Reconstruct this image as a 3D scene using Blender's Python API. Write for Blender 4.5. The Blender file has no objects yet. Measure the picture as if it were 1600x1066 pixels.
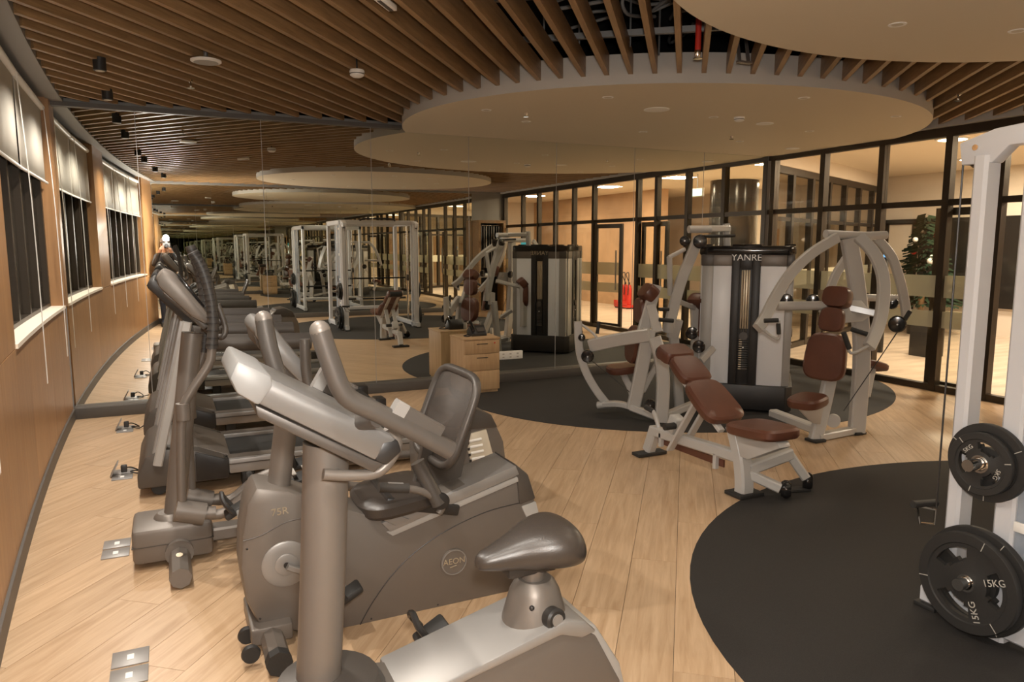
import bpy, bmesh, math, random
from mathutils import Vector as V, Matrix
random.seed(7)
SC = bpy.context.scene
COL = SC.collection
# ---------------------------------------------------------------- camera
F, HZ, CAMH, TH = 1142.0, 383.0, 1.6, math.radians(25.2)
PITCH = math.atan((533 - HZ) / F)
cd = bpy.data.cameras.new('camera'); cam = bpy.data.objects.new('camera', cd); COL.objects.link(cam)
cam.location = (0, 0, CAMH); cam.rotation_euler = (math.pi / 2 - PITCH, 0, -TH)
cd.sensor_width = 36; cd.lens = F / 1600 * 36; cd.clip_start = 0.02; cd.clip_end = 100
SC.camera = cam
# ---------------------------------------------------------------- world, big lights, exposure
w = bpy.data.worlds.new('night'); SC.world = w; w.use_nodes = True
w.node_tree.nodes['Background'].inputs[0].default_value = (.05, .07, .1, 1)
w.node_tree.nodes['Background'].inputs[1].default_value = .25
SC.view_settings.view_transform = 'Standard'; SC.view_settings.look = 'None'
SC.view_settings.gamma = 1; SC.view_settings.use_curve_mapping = False
SC.view_settings.exposure = 0.55
SC.cycles.max_bounces = 20; SC.cycles.diffuse_bounces = 4; SC.cycles.glossy_bounces = 16
SC.cycles.transmission_bounces = 8; SC.cycles.transparent_max_bounces = 24
SC.cycles.sample_clamp_indirect = 4; SC.cycles.blur_glossy = 0.6
def area(name, loc, sx, sy, watts, col, rot=(0, 0, 0)):
    d = bpy.data.lights.new(name, 'AREA'); d.shape = 'RECTANGLE'; d.size = sx; d.size_y = sy; d.energy = watts; d.color = col
    o = bpy.data.objects.new(name, d); COL.objects.link(o); o.location = loc; o.rotation_euler = rot
    return o
WARM = (1, .85, .66)
LOBBY_W, GYM_FILL_W, LED_W, SPOT_W = 80, 13, 150, 88
# ---------------------------------------------------------------- photo pixel -> place
FW = V((math.sin(TH) * math.cos(PITCH), math.cos(TH) * math.cos(PITCH), -math.sin(PITCH)))
RT = V((math.cos(TH), -math.sin(TH), 0)); UP = RT.cross(FW); CAM = V((0, 0, CAMH))
def ray(x, y): return FW + RT * ((x - 800) / F) + UP * ((533 - y) / F)
def onz(x, y, z=0.0): d = ray(x, y); return CAM + d * ((z - CAMH) / d.z)
def onY(x, y, Y): d = ray(x, y); return CAM + d * (Y / d.y)
def onX(x, y, X): d = ray(x, y); return CAM + d * (X / d.x)
HF = V((math.sin(TH), math.cos(TH), 0))
def pd(x, y, dep): d = ray(x, y); return CAM + d * (dep / d.dot(HF))
# ---------------------------------------------------------------- materials
MAT = {}
def mat(name, col, rough=.5, metal=0, spec=.5, bump=0, bscale=60, var=0, vscale=5, emit=0, coat=0, stretch=None, alpha=None):
    if name in MAT: return MAT[name]
    m = bpy.data.materials.new(name); m.use_nodes = True; MAT[name] = m
    nt = m.node_tree; b = nt.nodes['Principled BSDF']
    b.inputs['Base Color'].default_value = (*col, 1); b.inputs['Roughness'].default_value = rough
    b.inputs['Metallic'].default_value = metal; b.inputs['Specular IOR Level'].default_value = spec
    b.inputs['Coat Weight'].default_value = coat; b.inputs['Coat Roughness'].default_value = .15
    if emit: b.inputs['Emission Color'].default_value = (*col, 1); b.inputs['Emission Strength'].default_value = emit
    if var or bump:
        tc = nt.nodes.new('ShaderNodeTexCoord'); mp = nt.nodes.new('ShaderNodeMapping')
        nt.links.new(tc.outputs['Object'], mp.inputs['Vector'])
        if stretch: mp.inputs['Scale'].default_value = stretch
    if var:
        n = nt.nodes.new('ShaderNodeTexNoise'); n.inputs['Scale'].default_value = vscale; n.inputs['Detail'].default_value = 5
        nt.links.new(mp.outputs['Vector'], n.inputs['Vector'])
        r = nt.nodes.new('ShaderNodeValToRGB'); e = r.color_ramp.elements
        e[0].position = .3; e[1].position = .7
        e[0].color = (*[c * (1 - var) for c in col], 1); e[1].color = (*[min(1, c * (1 + var)) for c in col], 1)
        nt.links.new(n.outputs['Fac'], r.inputs['Fac']); nt.links.new(r.outputs['Color'], b.inputs['Base Color'])
    if bump:
        n2 = nt.nodes.new('ShaderNodeTexNoise'); n2.inputs['Scale'].default_value = bscale; n2.inputs['Detail'].default_value = 3
        nt.links.new(mp.outputs['Vector'], n2.inputs['Vector'])
        bp = nt.nodes.new('ShaderNodeBump'); bp.inputs['Strength'].default_value = bump; bp.inputs['Distance'].default_value = .002
        nt.links.new(n2.outputs['Fac'], bp.inputs['Height']); nt.links.new(bp.outputs['Normal'], b.inputs['Normal'])
    return m
def wood(name, c0, c1, ang, rough=.4, scale=2.2, rnd=.12, coat=0, stretch=(14, 1, 14), obj=False):
    """long grain along local Y turned by ang; every piece takes a tone of its own"""
    m = bpy.data.materials.new(name); m.use_nodes = True; MAT[name] = m
    nt = m.node_tree; L = nt.links; b = nt.nodes['Principled BSDF']
    b.inputs['Roughness'].default_value = rough; b.inputs['Coat Weight'].default_value = coat; b.inputs['Coat Roughness'].default_value = .25
    tc = nt.nodes.new('ShaderNodeTexCoord'); oi = nt.nodes.new('ShaderNodeObjectInfo')
    r0 = nt.nodes.new('ShaderNodeVectorRotate'); r0.rotation_type = 'Z_AXIS'; r0.inputs['Angle'].default_value = ang
    L.new(tc.outputs['Object'], r0.inputs['Vector'])
    ad = nt.nodes.new('ShaderNodeVectorMath'); ad.operation = 'ADD'
    sc = nt.nodes.new('ShaderNodeVectorMath'); sc.operation = 'SCALE'; sc.inputs[0].default_value = (7, 13, 5)
    L.new(oi.outputs['Random'], sc.inputs['Scale']); L.new(r0.outputs['Vector'], ad.inputs[0]); L.new(sc.outputs['Vector'], ad.inputs[1])
    mp = nt.nodes.new('ShaderNodeMapping'); mp.inputs['Scale'].default_value = stretch; L.new(ad.outputs['Vector'], mp.inputs['Vector'])
    n = nt.nodes.new('ShaderNodeTexNoise'); n.inputs['Scale'].default_value = scale; n.inputs['Detail'].default_value = 7; n.inputs['Roughness'].default_value = .62
    n.inputs['Distortion'].default_value = .6; L.new(mp.outputs['Vector'], n.inputs['Vector'])
    cr = nt.nodes.new('ShaderNodeValToRGB'); e = cr.color_ramp.elements
    e[0].position = .28; e[1].position = .72; e[0].color = (*c0, 1); e[1].color = (*c1, 1); L.new(n.outputs['Fac'], cr.inputs['Fac'])
    hs = nt.nodes.new('ShaderNodeHueSaturation'); mr = nt.nodes.new('ShaderNodeMapRange')
    mr.inputs['To Min'].default_value = 1 - rnd; mr.inputs['To Max'].default_value = 1 + rnd
    L.new(oi.outputs['Random'], mr.inputs['Value']); L.new(mr.outputs['Result'], hs.inputs['Value']); L.new(cr.outputs['Color'], hs.inputs['Color'])
    L.new(hs.outputs['Color'], b.inputs['Base Color'])
    return m
PLA = math.radians(38.5)                                  # planks and slats run this way, off +Y towards +X
wood('floorwood', (.385, .245, .135), (.575, .405, .255), PLA, rough=.34, rnd=.07)
wood('slatwood', (.19, .108, .046), (.35, .212, .100), PLA, rough=.42, scale=3, rnd=.12)
wood('wallwood', (.30, .15, .058), (.42, .225, .095), 0, rough=.38, scale=1.6, stretch=(10, 10, .8), rnd=.06)
wood('cabwood', (.42, .26, .13), (.56, .37, .20), 0, rough=.5, scale=2, stretch=(12, 12, 1), rnd=.02)
mat('mirror', (.87, .88, .83), 0.0, 1)
mat('bronze', (.055, .042, .03), .38, .6)
mat('jambgrey', (.26, .245, .225), .5, .2)
mat('kerb', (.085, .075, .066), .5)
mat('disc', (.62, .53, .39), .7, bump=.1, bscale=150)
mat('discrim', (.46, .43, .39), .7)
mat('plenum', (.012, .011, .010), .9)
mat('galv', (.30, .29, .28), .4, .8)
mat('cablegrey', (.16, .15, .14), .6)
mat('redpaint', (.55, .035, .02), .4)
mat('rubbermat', (.016, .0135, .0115), .85, bump=.5, bscale=350, var=.35, vscale=240)
mat('taupe', (.175, .152, .132), .42, .35, bump=.05, bscale=400)
mat('taupedark', (.085, .074, .065), .42, .3)
mat('silver', (.30, .285, .27), .40, .4)
mat('lightgrey', (.38, .365, .345), .42, .15)
mat('consolegrey', (.19, .182, .174), .38, .35)
mat('consolecap', (.25, .245, .24), .45, .1)
mat('blackplastic', (.022, .02, .019), .42)
mat('blackgloss', (.012, .011, .011), .12)
mat('blackrubber', (.02, .0185, .017), .6, bump=.2, bscale=200)
mat('gripblack', (.045, .04, .036), .5)
mat('chrome', (.75, .74, .72), .12, 1)
mat('framewhite', (.47, .45, .425), .32, 0, coat=.2)
mat('rackwhite', (.62, .62, .64), .35, .1)
mat('whitepaint', (.82, .83, .87), .35)
mat('leather', (.105, .038, .022), .36, bump=.25, bscale=260, var=.12, vscale=8)
mat('saddle', (.045, .036, .03), .34, bump=.2, bscale=260)
mat('white', (.78, .75, .70), .5)
mat('ivory', (.56, .49, .38), .5)
mat('letterwhite', (.85, .85, .85), .5)
mat('lettergrey', (.45, .42, .37), .5)
mat('lettergold', (.50, .42, .30), .35, .5)
mat('lobbyfloor', (.62, .50, .38), .25, var=.16, vscale=1.4, stretch=(1, 4, 1))
mat('lobbywall', (.76, .66, .54), .7)
mat('lobbyceil', (.80, .68, .52), .8)
mat('orangewall', (.56, .35, .20), .6, var=.1, vscale=2)
mat('darkcol', (.05, .045, .04), .15, .6)
mat('blindcloth', (.62, .58, .50), .8, bump=.15, bscale=300)
mat('nightglass', (.012, .013, .015), .06, 0, .5)
mat('fin', (.16, .15, .14), .6)
mat('leafdark', (.012, .035, .014), .7, bump=.5, bscale=80)
mat('jacket', (.03, .03, .034), .8); mat('skin', (.52, .30, .21), .5); mat('capcloth', (.22, .19, .17), .8)
mat('jeans', (.022, .026, .04), .85); mat('shirt', (.5, .46, .42), .8)
mat('ledface', (1, .97, .9), .5, emit=40)
mat('screenblue', (.12, .35, .75), .3, emit=.7)
mat('screenteal', (.05, .26, .27), .3, emit=.7); mat('screenwhite', (.85, .84, .8), .3, emit=.9)
mat('exitgreen', (.55, .86, .76), .4, emit=1.0)
mat('lampwhite', (1, .85, .62), .5, emit=9)
def glassmat(name, tint, refl):
    m = bpy.data.materials.new(name); m.use_nodes = True; MAT[name] = m; nt = m.node_tree; nt.nodes.remove(nt.nodes['Principled BSDF'])
    t = nt.nodes.new('ShaderNodeBsdfTransparent'); t.inputs[0].default_value = (*tint, 1)
    g = nt.nodes.new('ShaderNodeBsdfGlossy'); g.inputs['Roughness'].default_value = .01
    lw = nt.nodes.new('ShaderNodeLayerWeight'); lw.inputs[0].default_value = .5
    pw = nt.nodes.new('ShaderNodeMath'); pw.operation = 'POWER'; pw.inputs[1].default_value = 4; nt.links.new(lw.outputs['Facing'], pw.inputs[0])
    fr = nt.nodes.new('ShaderNodeMath'); fr.operation = 'MULTIPLY_ADD'; fr.inputs[1].default_value = .5; fr.inputs[2].default_value = refl; nt.links.new(pw.outputs[0], fr.inputs[0])
    mx = nt.nodes.new('ShaderNodeMixShader'); nt.links.new(fr.outputs[0], mx.inputs[0]); nt.links.new(t.outputs[0], mx.inputs[1]); nt.links.new(g.outputs[0], mx.inputs[2])
    nt.links.new(mx.outputs[0], nt.nodes['Material Output'].inputs[0])
glassmat('glass', (.97, .965, .93), .025)
def veil(name, col, amount, rough=.6):
    m = bpy.data.materials.new(name); m.use_nodes = True; MAT[name] = m; nt = m.node_tree
    b = nt.nodes['Principled BSDF']; b.inputs['Base Color'].default_value = (*col, 1); b.inputs['Roughness'].default_value = rough
    t = nt.nodes.new('ShaderNodeBsdfTransparent'); mx = nt.nodes.new('ShaderNodeMixShader'); mx.inputs[0].default_value = amount
    nt.links.new(t.outputs[0], mx.inputs[1]); nt.links.new(b.outputs[0], mx.inputs[2]); nt.links.new(mx.outputs[0], nt.nodes['Material Output'].inputs[0])
veil('frost', (.62, .58, .42), .62)
veil('seatmesh', (.085, .07, .06), .66)
veil('rackpanel', (.42, .47, .54), .45, .3)
# ---------------------------------------------------------------- mesh builder
class MB:
    def __init__(s): s.v = []; s.f = []
    def add(s, vs, fs):
        o = len(s.v); s.v += [V(p) for p in vs]; s.f += [tuple(i + o for i in f) for f in fs]; return s
    def bm(s, b):
        b.verts.index_update(); s.add([v.co.copy() for v in b.verts], [[v.index for v in f.verts] for f in b.faces]); b.free(); return s
    def box(s, c, d, rot=None, bev=0, seg=2):
        b = bmesh.new(); bmesh.ops.create_cube(b, size=1)
        for v in b.verts: v.co = V((v.co.x * d[0], v.co.y * d[1], v.co.z * d[2]))
        if bev: bmesh.ops.bevel(b, geom=b.edges[:], offset=bev, segments=seg, affect='EDGES', profile=.5)
        R = rot.to_3x3() if rot is not None else Matrix.Identity(3)
        for v in b.verts: v.co = R @ v.co + V(c)
        return s.bm(b)
    def bb(s, x0, x1, y0, y1, z0, z1, bev=0): return s.box(((x0 + x1) / 2, (y0 + y1) / 2, (z0 + z1) / 2), (abs(x1 - x0), abs(y1 - y0), abs(z1 - z0)), None, bev)
    def prism(s, pts, ex, bev=0):
        """polygon pts pushed along ex"""
        b = bmesh.new(); vs = [b.verts.new(V(p)) for p in pts]; f = b.faces.new(vs)
        r = bmesh.ops.extrude_face_region(b, geom=[f]); nv = [g for g in r['geom'] if isinstance(g, bmesh.types.BMVert)]
        bmesh.ops.translate(b, vec=V(ex), verts=nv)
        bmesh.ops.recalc_face_normals(b, faces=b.faces[:])
        if bev: bmesh.ops.bevel(b, geom=b.edges[:], offset=bev, segments=2, affect='EDGES', profile=.5, clamp_overlap=True)
        return s.bm(b)
    def sweep(s, path, sec, up=None, scale=None):
        """closed section sec [(a,b)] carried along path"""
        P = [V(p) for p in path]; n = len(P); k = len(sec); vs = []; fs = []; prev = None
        for i in range(n):
            t = (P[min(i + 1, n - 1)] - P[max(i - 1, 0)])
            t = t.normalized() if t.length > 1e-9 else V((0, 0, 1))
            if up is not None: a = V(up).cross(t)
            else: a = (prev - t * prev.dot(t)) if prev is not None else (V((0, 0, 1)).cross(t) if abs(t.z) < .95 else V((0, 1, 0)).cross(t))
            if a.length < 1e-6: a = prev if prev is not None else V((1, 0, 0)).cross(t)
            a.normalize(); prev = a; b = t.cross(a).normalized(); q = scale[i] if scale else 1
            vs += [P[i] + a * (x * q) + b * (y * q) for x, y in sec]
        for i in range(n - 1):
            for j in range(k): fs.append((i * k + j, i * k + (j + 1) % k, (i + 1) * k + (j + 1) % k, (i + 1) * k + j))
        fs.append(tuple(range(k - 1, -1, -1))); fs.append(tuple((n - 1) * k + j for j in range(k)))
        return s.add(vs, fs)
    def tube(s, path, r, n=12, sm=0, scale=None):
        if sm: path = smooth(path, sm)
        return s.sweep(path, [(r * math.cos(2 * math.pi * j / n), r * math.sin(2 * math.pi * j / n)) for j in range(n)], None, scale)
    def bar(s, path, wd, ht, up=(0, 0, 1), sm=0, ch=.15):
        if sm: path = smooth(path, sm)
        c = min(wd, ht) * ch; a, b = wd / 2, ht / 2
        return s.sweep(path, [(-a, -b + c), (-a + c, -b), (a - c, -b), (a, -b + c), (a, b - c), (a - c, b), (-a + c, b), (-a, b - c)], up)
    def cyl(s, p0, p1, r, n=20, r1=None): return s.tube([p0, p1], r, n, 0, [1, (r1 / r if r1 is not None else 1)])
    def lathe(s, prof, c, ax=(0, 0, 1), n=24, caps=True):
        ax = V(ax).normalized(); a = ax.orthogonal().normalized(); b = ax.cross(a); c = V(c); vs = []; fs = []; k = len(prof)
        for r, h in prof:
            for j in range(n):
                q = 2 * math.pi * j / n; vs.append(c + ax * h + (a * math.cos(q) + b * math.sin(q)) * max(r, 1e-4))
        for i in range(k - 1):
            for j in range(n): fs.append((i * n + j, i * n + (j + 1) % n, (i + 1) * n + (j + 1) % n, (i + 1) * n + j))
        if caps: fs.append(tuple(range(n - 1, -1, -1))); fs.append(tuple((k - 1) * n + j for j in range(n)))
        return s.add(vs, fs)
    def ball(s, c, r, n=14):
        r = (r, r, r) if not hasattr(r, '__len__') else r
        b = bmesh.new(); bmesh.ops.create_uvsphere(b, u_segments=n, v_segments=max(6, n // 2), radius=1)
        for v in b.verts: v.co = V((v.co.x * r[0], v.co.y * r[1], v.co.z * r[2])) + V(c)
        return s.bm(b)
    def pad(s, c, f, up, wd, ht, t, pw=3.2, taper=0, n=28):
        """cushion: rounded outline wd x ht facing f, thickness t behind its face"""
        f = V(f).normalized(); up = V(up); up = (up - f * up.dot(f)).normalized(); sd = up.cross(f); c = V(c); vs = []; fs = []
        L = [(.55, 0), (.9, .04), (1, .25), (1, .75), (.94, .96), (.85, 1)]
        for q, h in L:
            for j in range(n):
                a = 2 * math.pi * j / n; ca, sa = math.cos(a), math.sin(a)
                x = math.copysign(abs(ca) ** (2 / pw), ca); y = math.copysign(abs(sa) ** (2 / pw), sa)
                x *= 1 + taper * y
                e = min(wd, ht) * .5 * (1 - q)
                vs.append(c + sd * (x * (wd / 2 - e)) + up * (y * (ht / 2 - e)) - f * (t * h))
        for i in range(len(L) - 1):
            for j in range(n): fs.append((i * n + j, (i + 1) * n + j, (i + 1) * n + (j + 1) % n, i * n + (j + 1) % n))
        fs.append(tuple(range(n))); fs.append(tuple((len(L) - 1) * n + j for j in range(n - 1, -1, -1)))
        return s.add(vs, fs)
    def build(s, name, m, parent=None, ang=35, fix=True):
        org = V((0, 0, 0)); p = parent
        while p is not None: org += p.location; p = p.parent
        me = bpy.data.meshes.new(name); me.from_pydata([tuple(v - org) for v in s.v], [], s.f)
        me.materials.append(MAT[m] if isinstance(m, str) else m)
        if fix:
            b = bmesh.new(); b.from_mesh(me); bmesh.ops.recalc_face_normals(b, faces=b.faces[:]); b.to_mesh(me); b.free()
        me.polygons.foreach_set('use_smooth', [True] * len(me.polygons)); me.set_sharp_from_angle(angle=math.radians(ang))
        o = bpy.data.objects.new(name, me); COL.objects.link(o)
        if parent is not None: o.parent = parent
        return o
def smooth(P, k):
    P = [V(p) for p in P]; out = []
    for i in range(len(P) - 1):
        p0 = P[max(i - 1, 0)]; p1 = P[i]; p2 = P[i + 1]; p3 = P[min(i + 2, len(P) - 1)]
        for j in range(k):
            t = j / k
            out.append(.5 * ((2 * p1) + (p2 - p0) * t + (2 * p0 - 5 * p1 + 4 * p2 - p3) * t * t + (3 * p1 - p0 - 3 * p2 + p3) * t ** 3))
    out.append(P[-1]); return out
def tag(o, label=None, cat=None, group=None, kind=None):
    if label: o['label'] = label
    if cat: o['category'] = cat
    if group: o['group'] = group
    if kind: o['kind'] = kind
    return o
def thing(name, label, cat, loc, group=None):
    o = bpy.data.objects.new(name, None); COL.objects.link(o); o.location = loc; o.empty_display_size = .05
    return tag(o, label, cat, group)
def settle(o):
    """put a one-mesh thing's origin at its base"""
    me = o.data; lo = V([min(v.co[i] for v in me.vertices) for i in range(3)]); hi = V([max(v.co[i] for v in me.vertices) for i in range(3)])
    c = V(((lo.x + hi.x) / 2, (lo.y + hi.y) / 2, lo.z)); me.transform(Matrix.Translation(-c)); o.location = o.location + c; return o
def copy_tree(o, parent=None):
    c = o.copy(); COL.objects.link(c); c.parent = parent
    for ch in list(o.children): copy_tree(ch, c)
    return c
def text(s, size, loc, right, up, m, parent, name='lettering', ex=.0008, shear=0):
    cu = bpy.data.curves.new('t', 'FONT'); cu.body = s; cu.size = size; cu.align_x = 'CENTER'; cu.align_y = 'CENTER'; cu.extrude = ex; cu.shear = shear
    t = bpy.data.objects.new('t', cu); COL.objects.link(t); bpy.context.view_layer.update()
    me = bpy.data.meshes.new_from_object(t.evaluated_get(bpy.context.evaluated_depsgraph_get()))
    bpy.data.objects.remove(t); right = V(right).normalized(); up = V(up); up = (up - right * up.dot(right)).normalized(); nrm = right.cross(up)
    org = V((0, 0, 0)); p = parent
    while p is not None: org += p.location; p = p.parent
    M = Matrix((right, up, nrm)).transposed().to_4x4(); M.translation = V(loc) - org
    me.transform(M); me.materials.clear(); me.materials.append(MAT[m]); me.name = name
    o = bpy.data.objects.new(name, me); COL.objects.link(o); o.parent = parent; return o
# ================================================================ the room
YM, YB, XR, ZC = 7.80, -1.05, 7.62, 2.87            # mirror wall, rear mirror wall, glass partition, underside of the slats
def WX(y): return -.85 + .0083 * (7.8 - y) ** 2      # the window wall bows gently
UD = V((math.sin(PLA), math.cos(PLA), 0)); ND = V((math.cos(PLA), -math.sin(PLA), 0))
E1 = (4.95, 6.75, 2.8, 2.5); E2 = (3.75, 1.6, 2.2, 1.95)     # dropped ceiling discs
M1 = (5.25, 6.9, 2.58, 2.3); M2 = (4.2, 1.5, 2.4, 2.1)       # rubber floor ovals
def inel(p, e, g=0): return ((p[0] - e[0]) / (e[2] + g)) ** 2 + ((p[1] - e[1]) / (e[3] + g)) ** 2 < 1
def clip(poly, x0, x1, y0, y1):
    for ax, lim, sg in ((0, x0, 1), (0, x1, -1), (1, y0, 1), (1, y1, -1)):
        out = []
        for i in range(len(poly)):
            a, b = poly[i - 1], poly[i]; da, db = (a[ax] - lim) * sg, (b[ax] - lim) * sg
            if (da >= 0) != (db >= 0):
                t = da / (da - db); out.append((a[0] + (b[0] - a[0]) * t, a[1] + (b[1] - a[1]) * t))
            if db >= 0: out.append(b)
        poly = out
        if len(poly) < 3: return []
    return poly
# ---- floor and its planks
floor = tag(MB().bb(-1.0, XR + .04, YB - .05, YM + .1, -.14, -.012).build('floor', 'plenum'), kind='structure')
PWD, PLN = .225, 1.55
for i in range(-26, 32):
    for j in range(-3, 9):
        s0 = i * PWD; t0 = j * PLN + ((i * 37) % 11) / 11 * PLN - 2
        q = [ND * (s0 + .001) + UD * (t0 + .001), ND * (s0 + PWD - .001) + UD * (t0 + .001), ND * (s0 + PWD - .001) + UD * (t0 + PLN - .001), ND * (s0 + .001) + UD * (t0 + PLN - .001)]
        p = clip([(a.x, a.y) for a in q], -.92, XR + .02, YB - .02, YM - .02)
        if not p or any(all(inel(a, e, -.06) for a in p) for e in (M1, M2)): continue
        ar = abs(sum(p[k - 1][0] * p[k][1] - p[k][0] * p[k - 1][1] for k in range(len(p)))) / 2
        if ar < .012: continue
        MB().prism([(a[0], a[1], -.012) for a in p], (0, 0, .012)).build('floor_plank', 'floorwood', floor)
def oval(e, n, x0, x1, y0, y1):
    return clip([(e[0] + e[2] * math.cos(2 * math.pi * k / n), e[1] + e[3] * math.sin(2 * math.pi * k / n)) for k in range(n)], x0, x1, y0, y1)
for e, lab in ((M1, 'large oval black rubber floor mat running under the multi-station gym'), (M2, 'large oval speckled black rubber floor mat under the barbell rack')):
    o = MB().prism([(x, y, 0) for x, y in oval(e, 96, -1, XR - .06, YB + .1, YM - .12)], (0, 0, .003)).build('rubber_mat', 'rubbermat')
    settle(tag(o, lab, 'floor mat'))
# ---- ceiling: dark void, slats, carrier rails, two dropped discs
ceil = tag(MB().bb(-1.2, XR + .1, YB - .1, YM + .15, 3.55, 3.62).build('ceiling', 'plenum'), kind='structure')
MB().bb(-1.1, XR + .1, YM + .0, YM + .12, 2.9, 3.56).build('void_side', 'plenum', ceil)
MB().bb(-1.1, XR + .1, YB - .12, YB, 2.9, 3.56).build('void_side', 'plenum', ceil)
MB().bb(XR - .02, XR + .06, YB, YM, 2.9, 3.56).build('void_side', 'plenum', ceil)
MB().bb(-1.2, -1.1, YB, YM, 2.9, 3.56).build('void_side', 'plenum', ceil)
def runs(s, dirv, nrm, lo=-8, hi=14, st=.02, g=-.015):
    out = []; cur = None; t = lo
    while t < hi:
        p = nrm * s + dirv * t
        ok = YB + .05 < p.y < YM - .06 and WX(p.y) + .10 < p.x < XR - .1 and not inel(p, E1, g) and not inel(p, E2, g)
        if ok: cur = [t, t] if cur is None else [cur[0], t]
        elif cur is not None: out.append(cur); cur = None
        t += st
    return [r for r in out if r[1] - r[0] > .06]
SL = .178
for i in range(-33, 40):
    for a, b in runs(i * SL + .09, UD, ND):
        c = ND * (i * SL + .09) + UD * ((a + b) / 2)
        MB().box((c.x, c.y, ZC + .075), (.036, b - a + .02, .15), Matrix.Rotation(-PLA, 3, 'Z')).build('ceiling_slat', 'slatwood', ceil)
for t in (-1.6, -.4, .8, 2.0, 3.2, 4.4, 5.3, 6.2, 7.4):
    for a, b in runs(t, ND, UD, g=0):
        c = UD * t + ND * ((a + b) / 2)
        MB().box((c.x, c.y, ZC + .175), (b - a, .035, .04), Matrix.Rotation(-PLA, 3, 'Z')).build('carrier_rail', 'galv', ceil)
for e in (E1, E2):
    p = oval(e, 120, -1, XR - .03, YB + .02, YM - .012)
    d = MB().prism([(x, y, 2.80) for x, y in p], (0, 0, .22)).build('drop_disc', 'disc', ceil)
    d.data.materials.append(MAT['discrim'])
    for f in d.data.polygons:
        if abs(f.normal.z) < .5: f.material_index = 1
# pipes and cable loops in the void, seen between the slats
for k in range(9):
    q = onz(930 + k * 24, 25 + (k * 29) % 55, 3.12 + (k % 4) * .06)
    r = [q + V((random.uniform(-.35, .35), random.uniform(-.35, .35), random.uniform(0, .15))) for _ in range(4)]
    MB().tube(r, .012, 8, 6).build('cable_loop', 'cablegrey', ceil)
for k, (x, y) in enumerate(((850, 40), (905, 60), (985, 45), (1030, 60), (1150, 40))):
    q = onz(x, y, 3.1); MB().cyl((q.x, q.y, 2.98), (q.x, q.y, 3.56), .008, 8).build('hanger_rod', 'galv', ceil)
for s0 in (-2.2, 1.1):
    a = ND * s0 + UD * -.5; b = ND * s0 + UD * 7.5
    MB().cyl((a.x, a.y, 3.36), (b.x, b.y, 3.36), .07, 14).build('duct_pipe', 'cablegrey', ceil)
# ---- mirror walls
wf = tag(MB().bb(-1.0, XR + .1, YM, YM + .15, -.1, 2.93).build('wall_front', 'jambgrey'), kind='structure')
wb = tag(MB().bb(-1.0, XR + .1, YB - .15, YB, -.1, 2.93).build('wall_back', 'jambgrey'), kind='structure')
sm = [WX(YM) + .0, -.19, .92, 2.02, 3.13, 4.25, 5.36, 6.45, 7.55]
for i in range(8):
    MB().bb(sm[i] + .0015, sm[i + 1] - .0015, YM - .006, YM, .10, 2.83).build('mirror_panel', 'mirror', wf)
    x0 = WX(YB) if i == 0 else sm[i]
    if i == 0: x0 = WX(YB)
    if x0 < sm[i + 1]: MB().bb(x0 + .0015, (sm[i + 1] if i < 7 else 6.75) - .0015, YB, YB + .006, .10, 2.83).build('mirror_panel', 'mirror', wb) 
    if i < 7: MB().bb(sm[i + 1] - .0025, sm[i + 1] + .0025, YM - .0085, YM - .002, .10, 2.83).build('seam_bead', 'lightgrey', wf)
tag(MB().bb(WX(YM), XR, YM - .115, YM, 0, .10, .004).build('baseboard_front', 'kerb'), kind='structure')
tag(MB().bb(WX(YB), XR, YB, YB + .06, 0, .10, .004).build('baseboard_back', 'kerb'), kind='structure')
tag(MB().bb(-.95, 2.35, YM - .05, YM + .02, 2.825, 2.865).build('trim_1', 'kerb'), kind='structure')
tag(MB().bb(-.4, XR, YB - .02, YB + .04, 2.83, 2.88).build('trim_2', 'jambgrey'), kind='structure')
# wooden niche with dark hangings in the rear right corner
nz = thing('open_wardrobe', 'dark open wardrobe in a reddish wood frame beside the glass partition', 'wardrobe', (7.12, YB + .2, 0))
MB().bb(6.76, 6.82, YB + .006, YB + .40, 0, 2.12).build('side_panel', 'slatwood', nz)
MB().bb(7.42, 7.48, YB + .006, YB + .40, 0, 2.12).build('side_panel', 'slatwood', nz)
MB().bb(6.76, 7.48, YB + .006, YB + .40, 2.12, 2.19).build('top_panel', 'slatwood', nz)
MB().bb(6.82, 7.42, YB + .006, YB + .02, 0, 2.12).build('back_panel', 'plenum', nz)
for k in range(9): MB().box((6.87 + k * .065, YB + .2, 1.55), (.03, .25, 1.0), None, .01).build('hanging_garment', ('blackplastic', 'taupedark', 'jambgrey')[k % 3], nz)
MB().cyl((6.82, YB + .2, 2.07), (7.42, YB + .2, 2.07), .012).build('rail', 'chrome', nz)
# ---- window wall (left)
def strip(y0, y1, o0, o1, z0, z1, n=None):
    n = n or max(1, int((y1 - y0) / .3)); b = MB(); vs = []; fs = []
    for i in range(n + 1):
        y = y0 + (y1 - y0) * i / n
        vs += [(WX(y) - o0, y, z0), (WX(y) - o1, y, z0), (WX(y) - o1, y, z1), (WX(y) - o0, y, z1)]
    for i in range(n):
        for j in range(4): fs.append((i * 4 + j, i * 4 + (j + 1) % 4, i * 4 + 4 + (j + 1) % 4, i * 4 + 4 + j))
    fs += [(0, 1, 2, 3), (n * 4 + 3, n * 4 + 2, n * 4 + 1, n * 4)]
    return b.add(vs, fs)
wl = tag(strip(YB - .1, YM + .05, .012, .32, -.1, 1.04).build('wall_left', 'wallwood'), kind='structure')
WIN = ((4.75, 7.64), (.0, 3.85)); y = YM
piers = ((7.64, YM + .04), (3.85, 4.75), (YB - .1, .0))
for a, b in piers: strip(a, b, .0, .32, 1.04, 2.95).build('pier', 'wallwood', wl)
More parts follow.
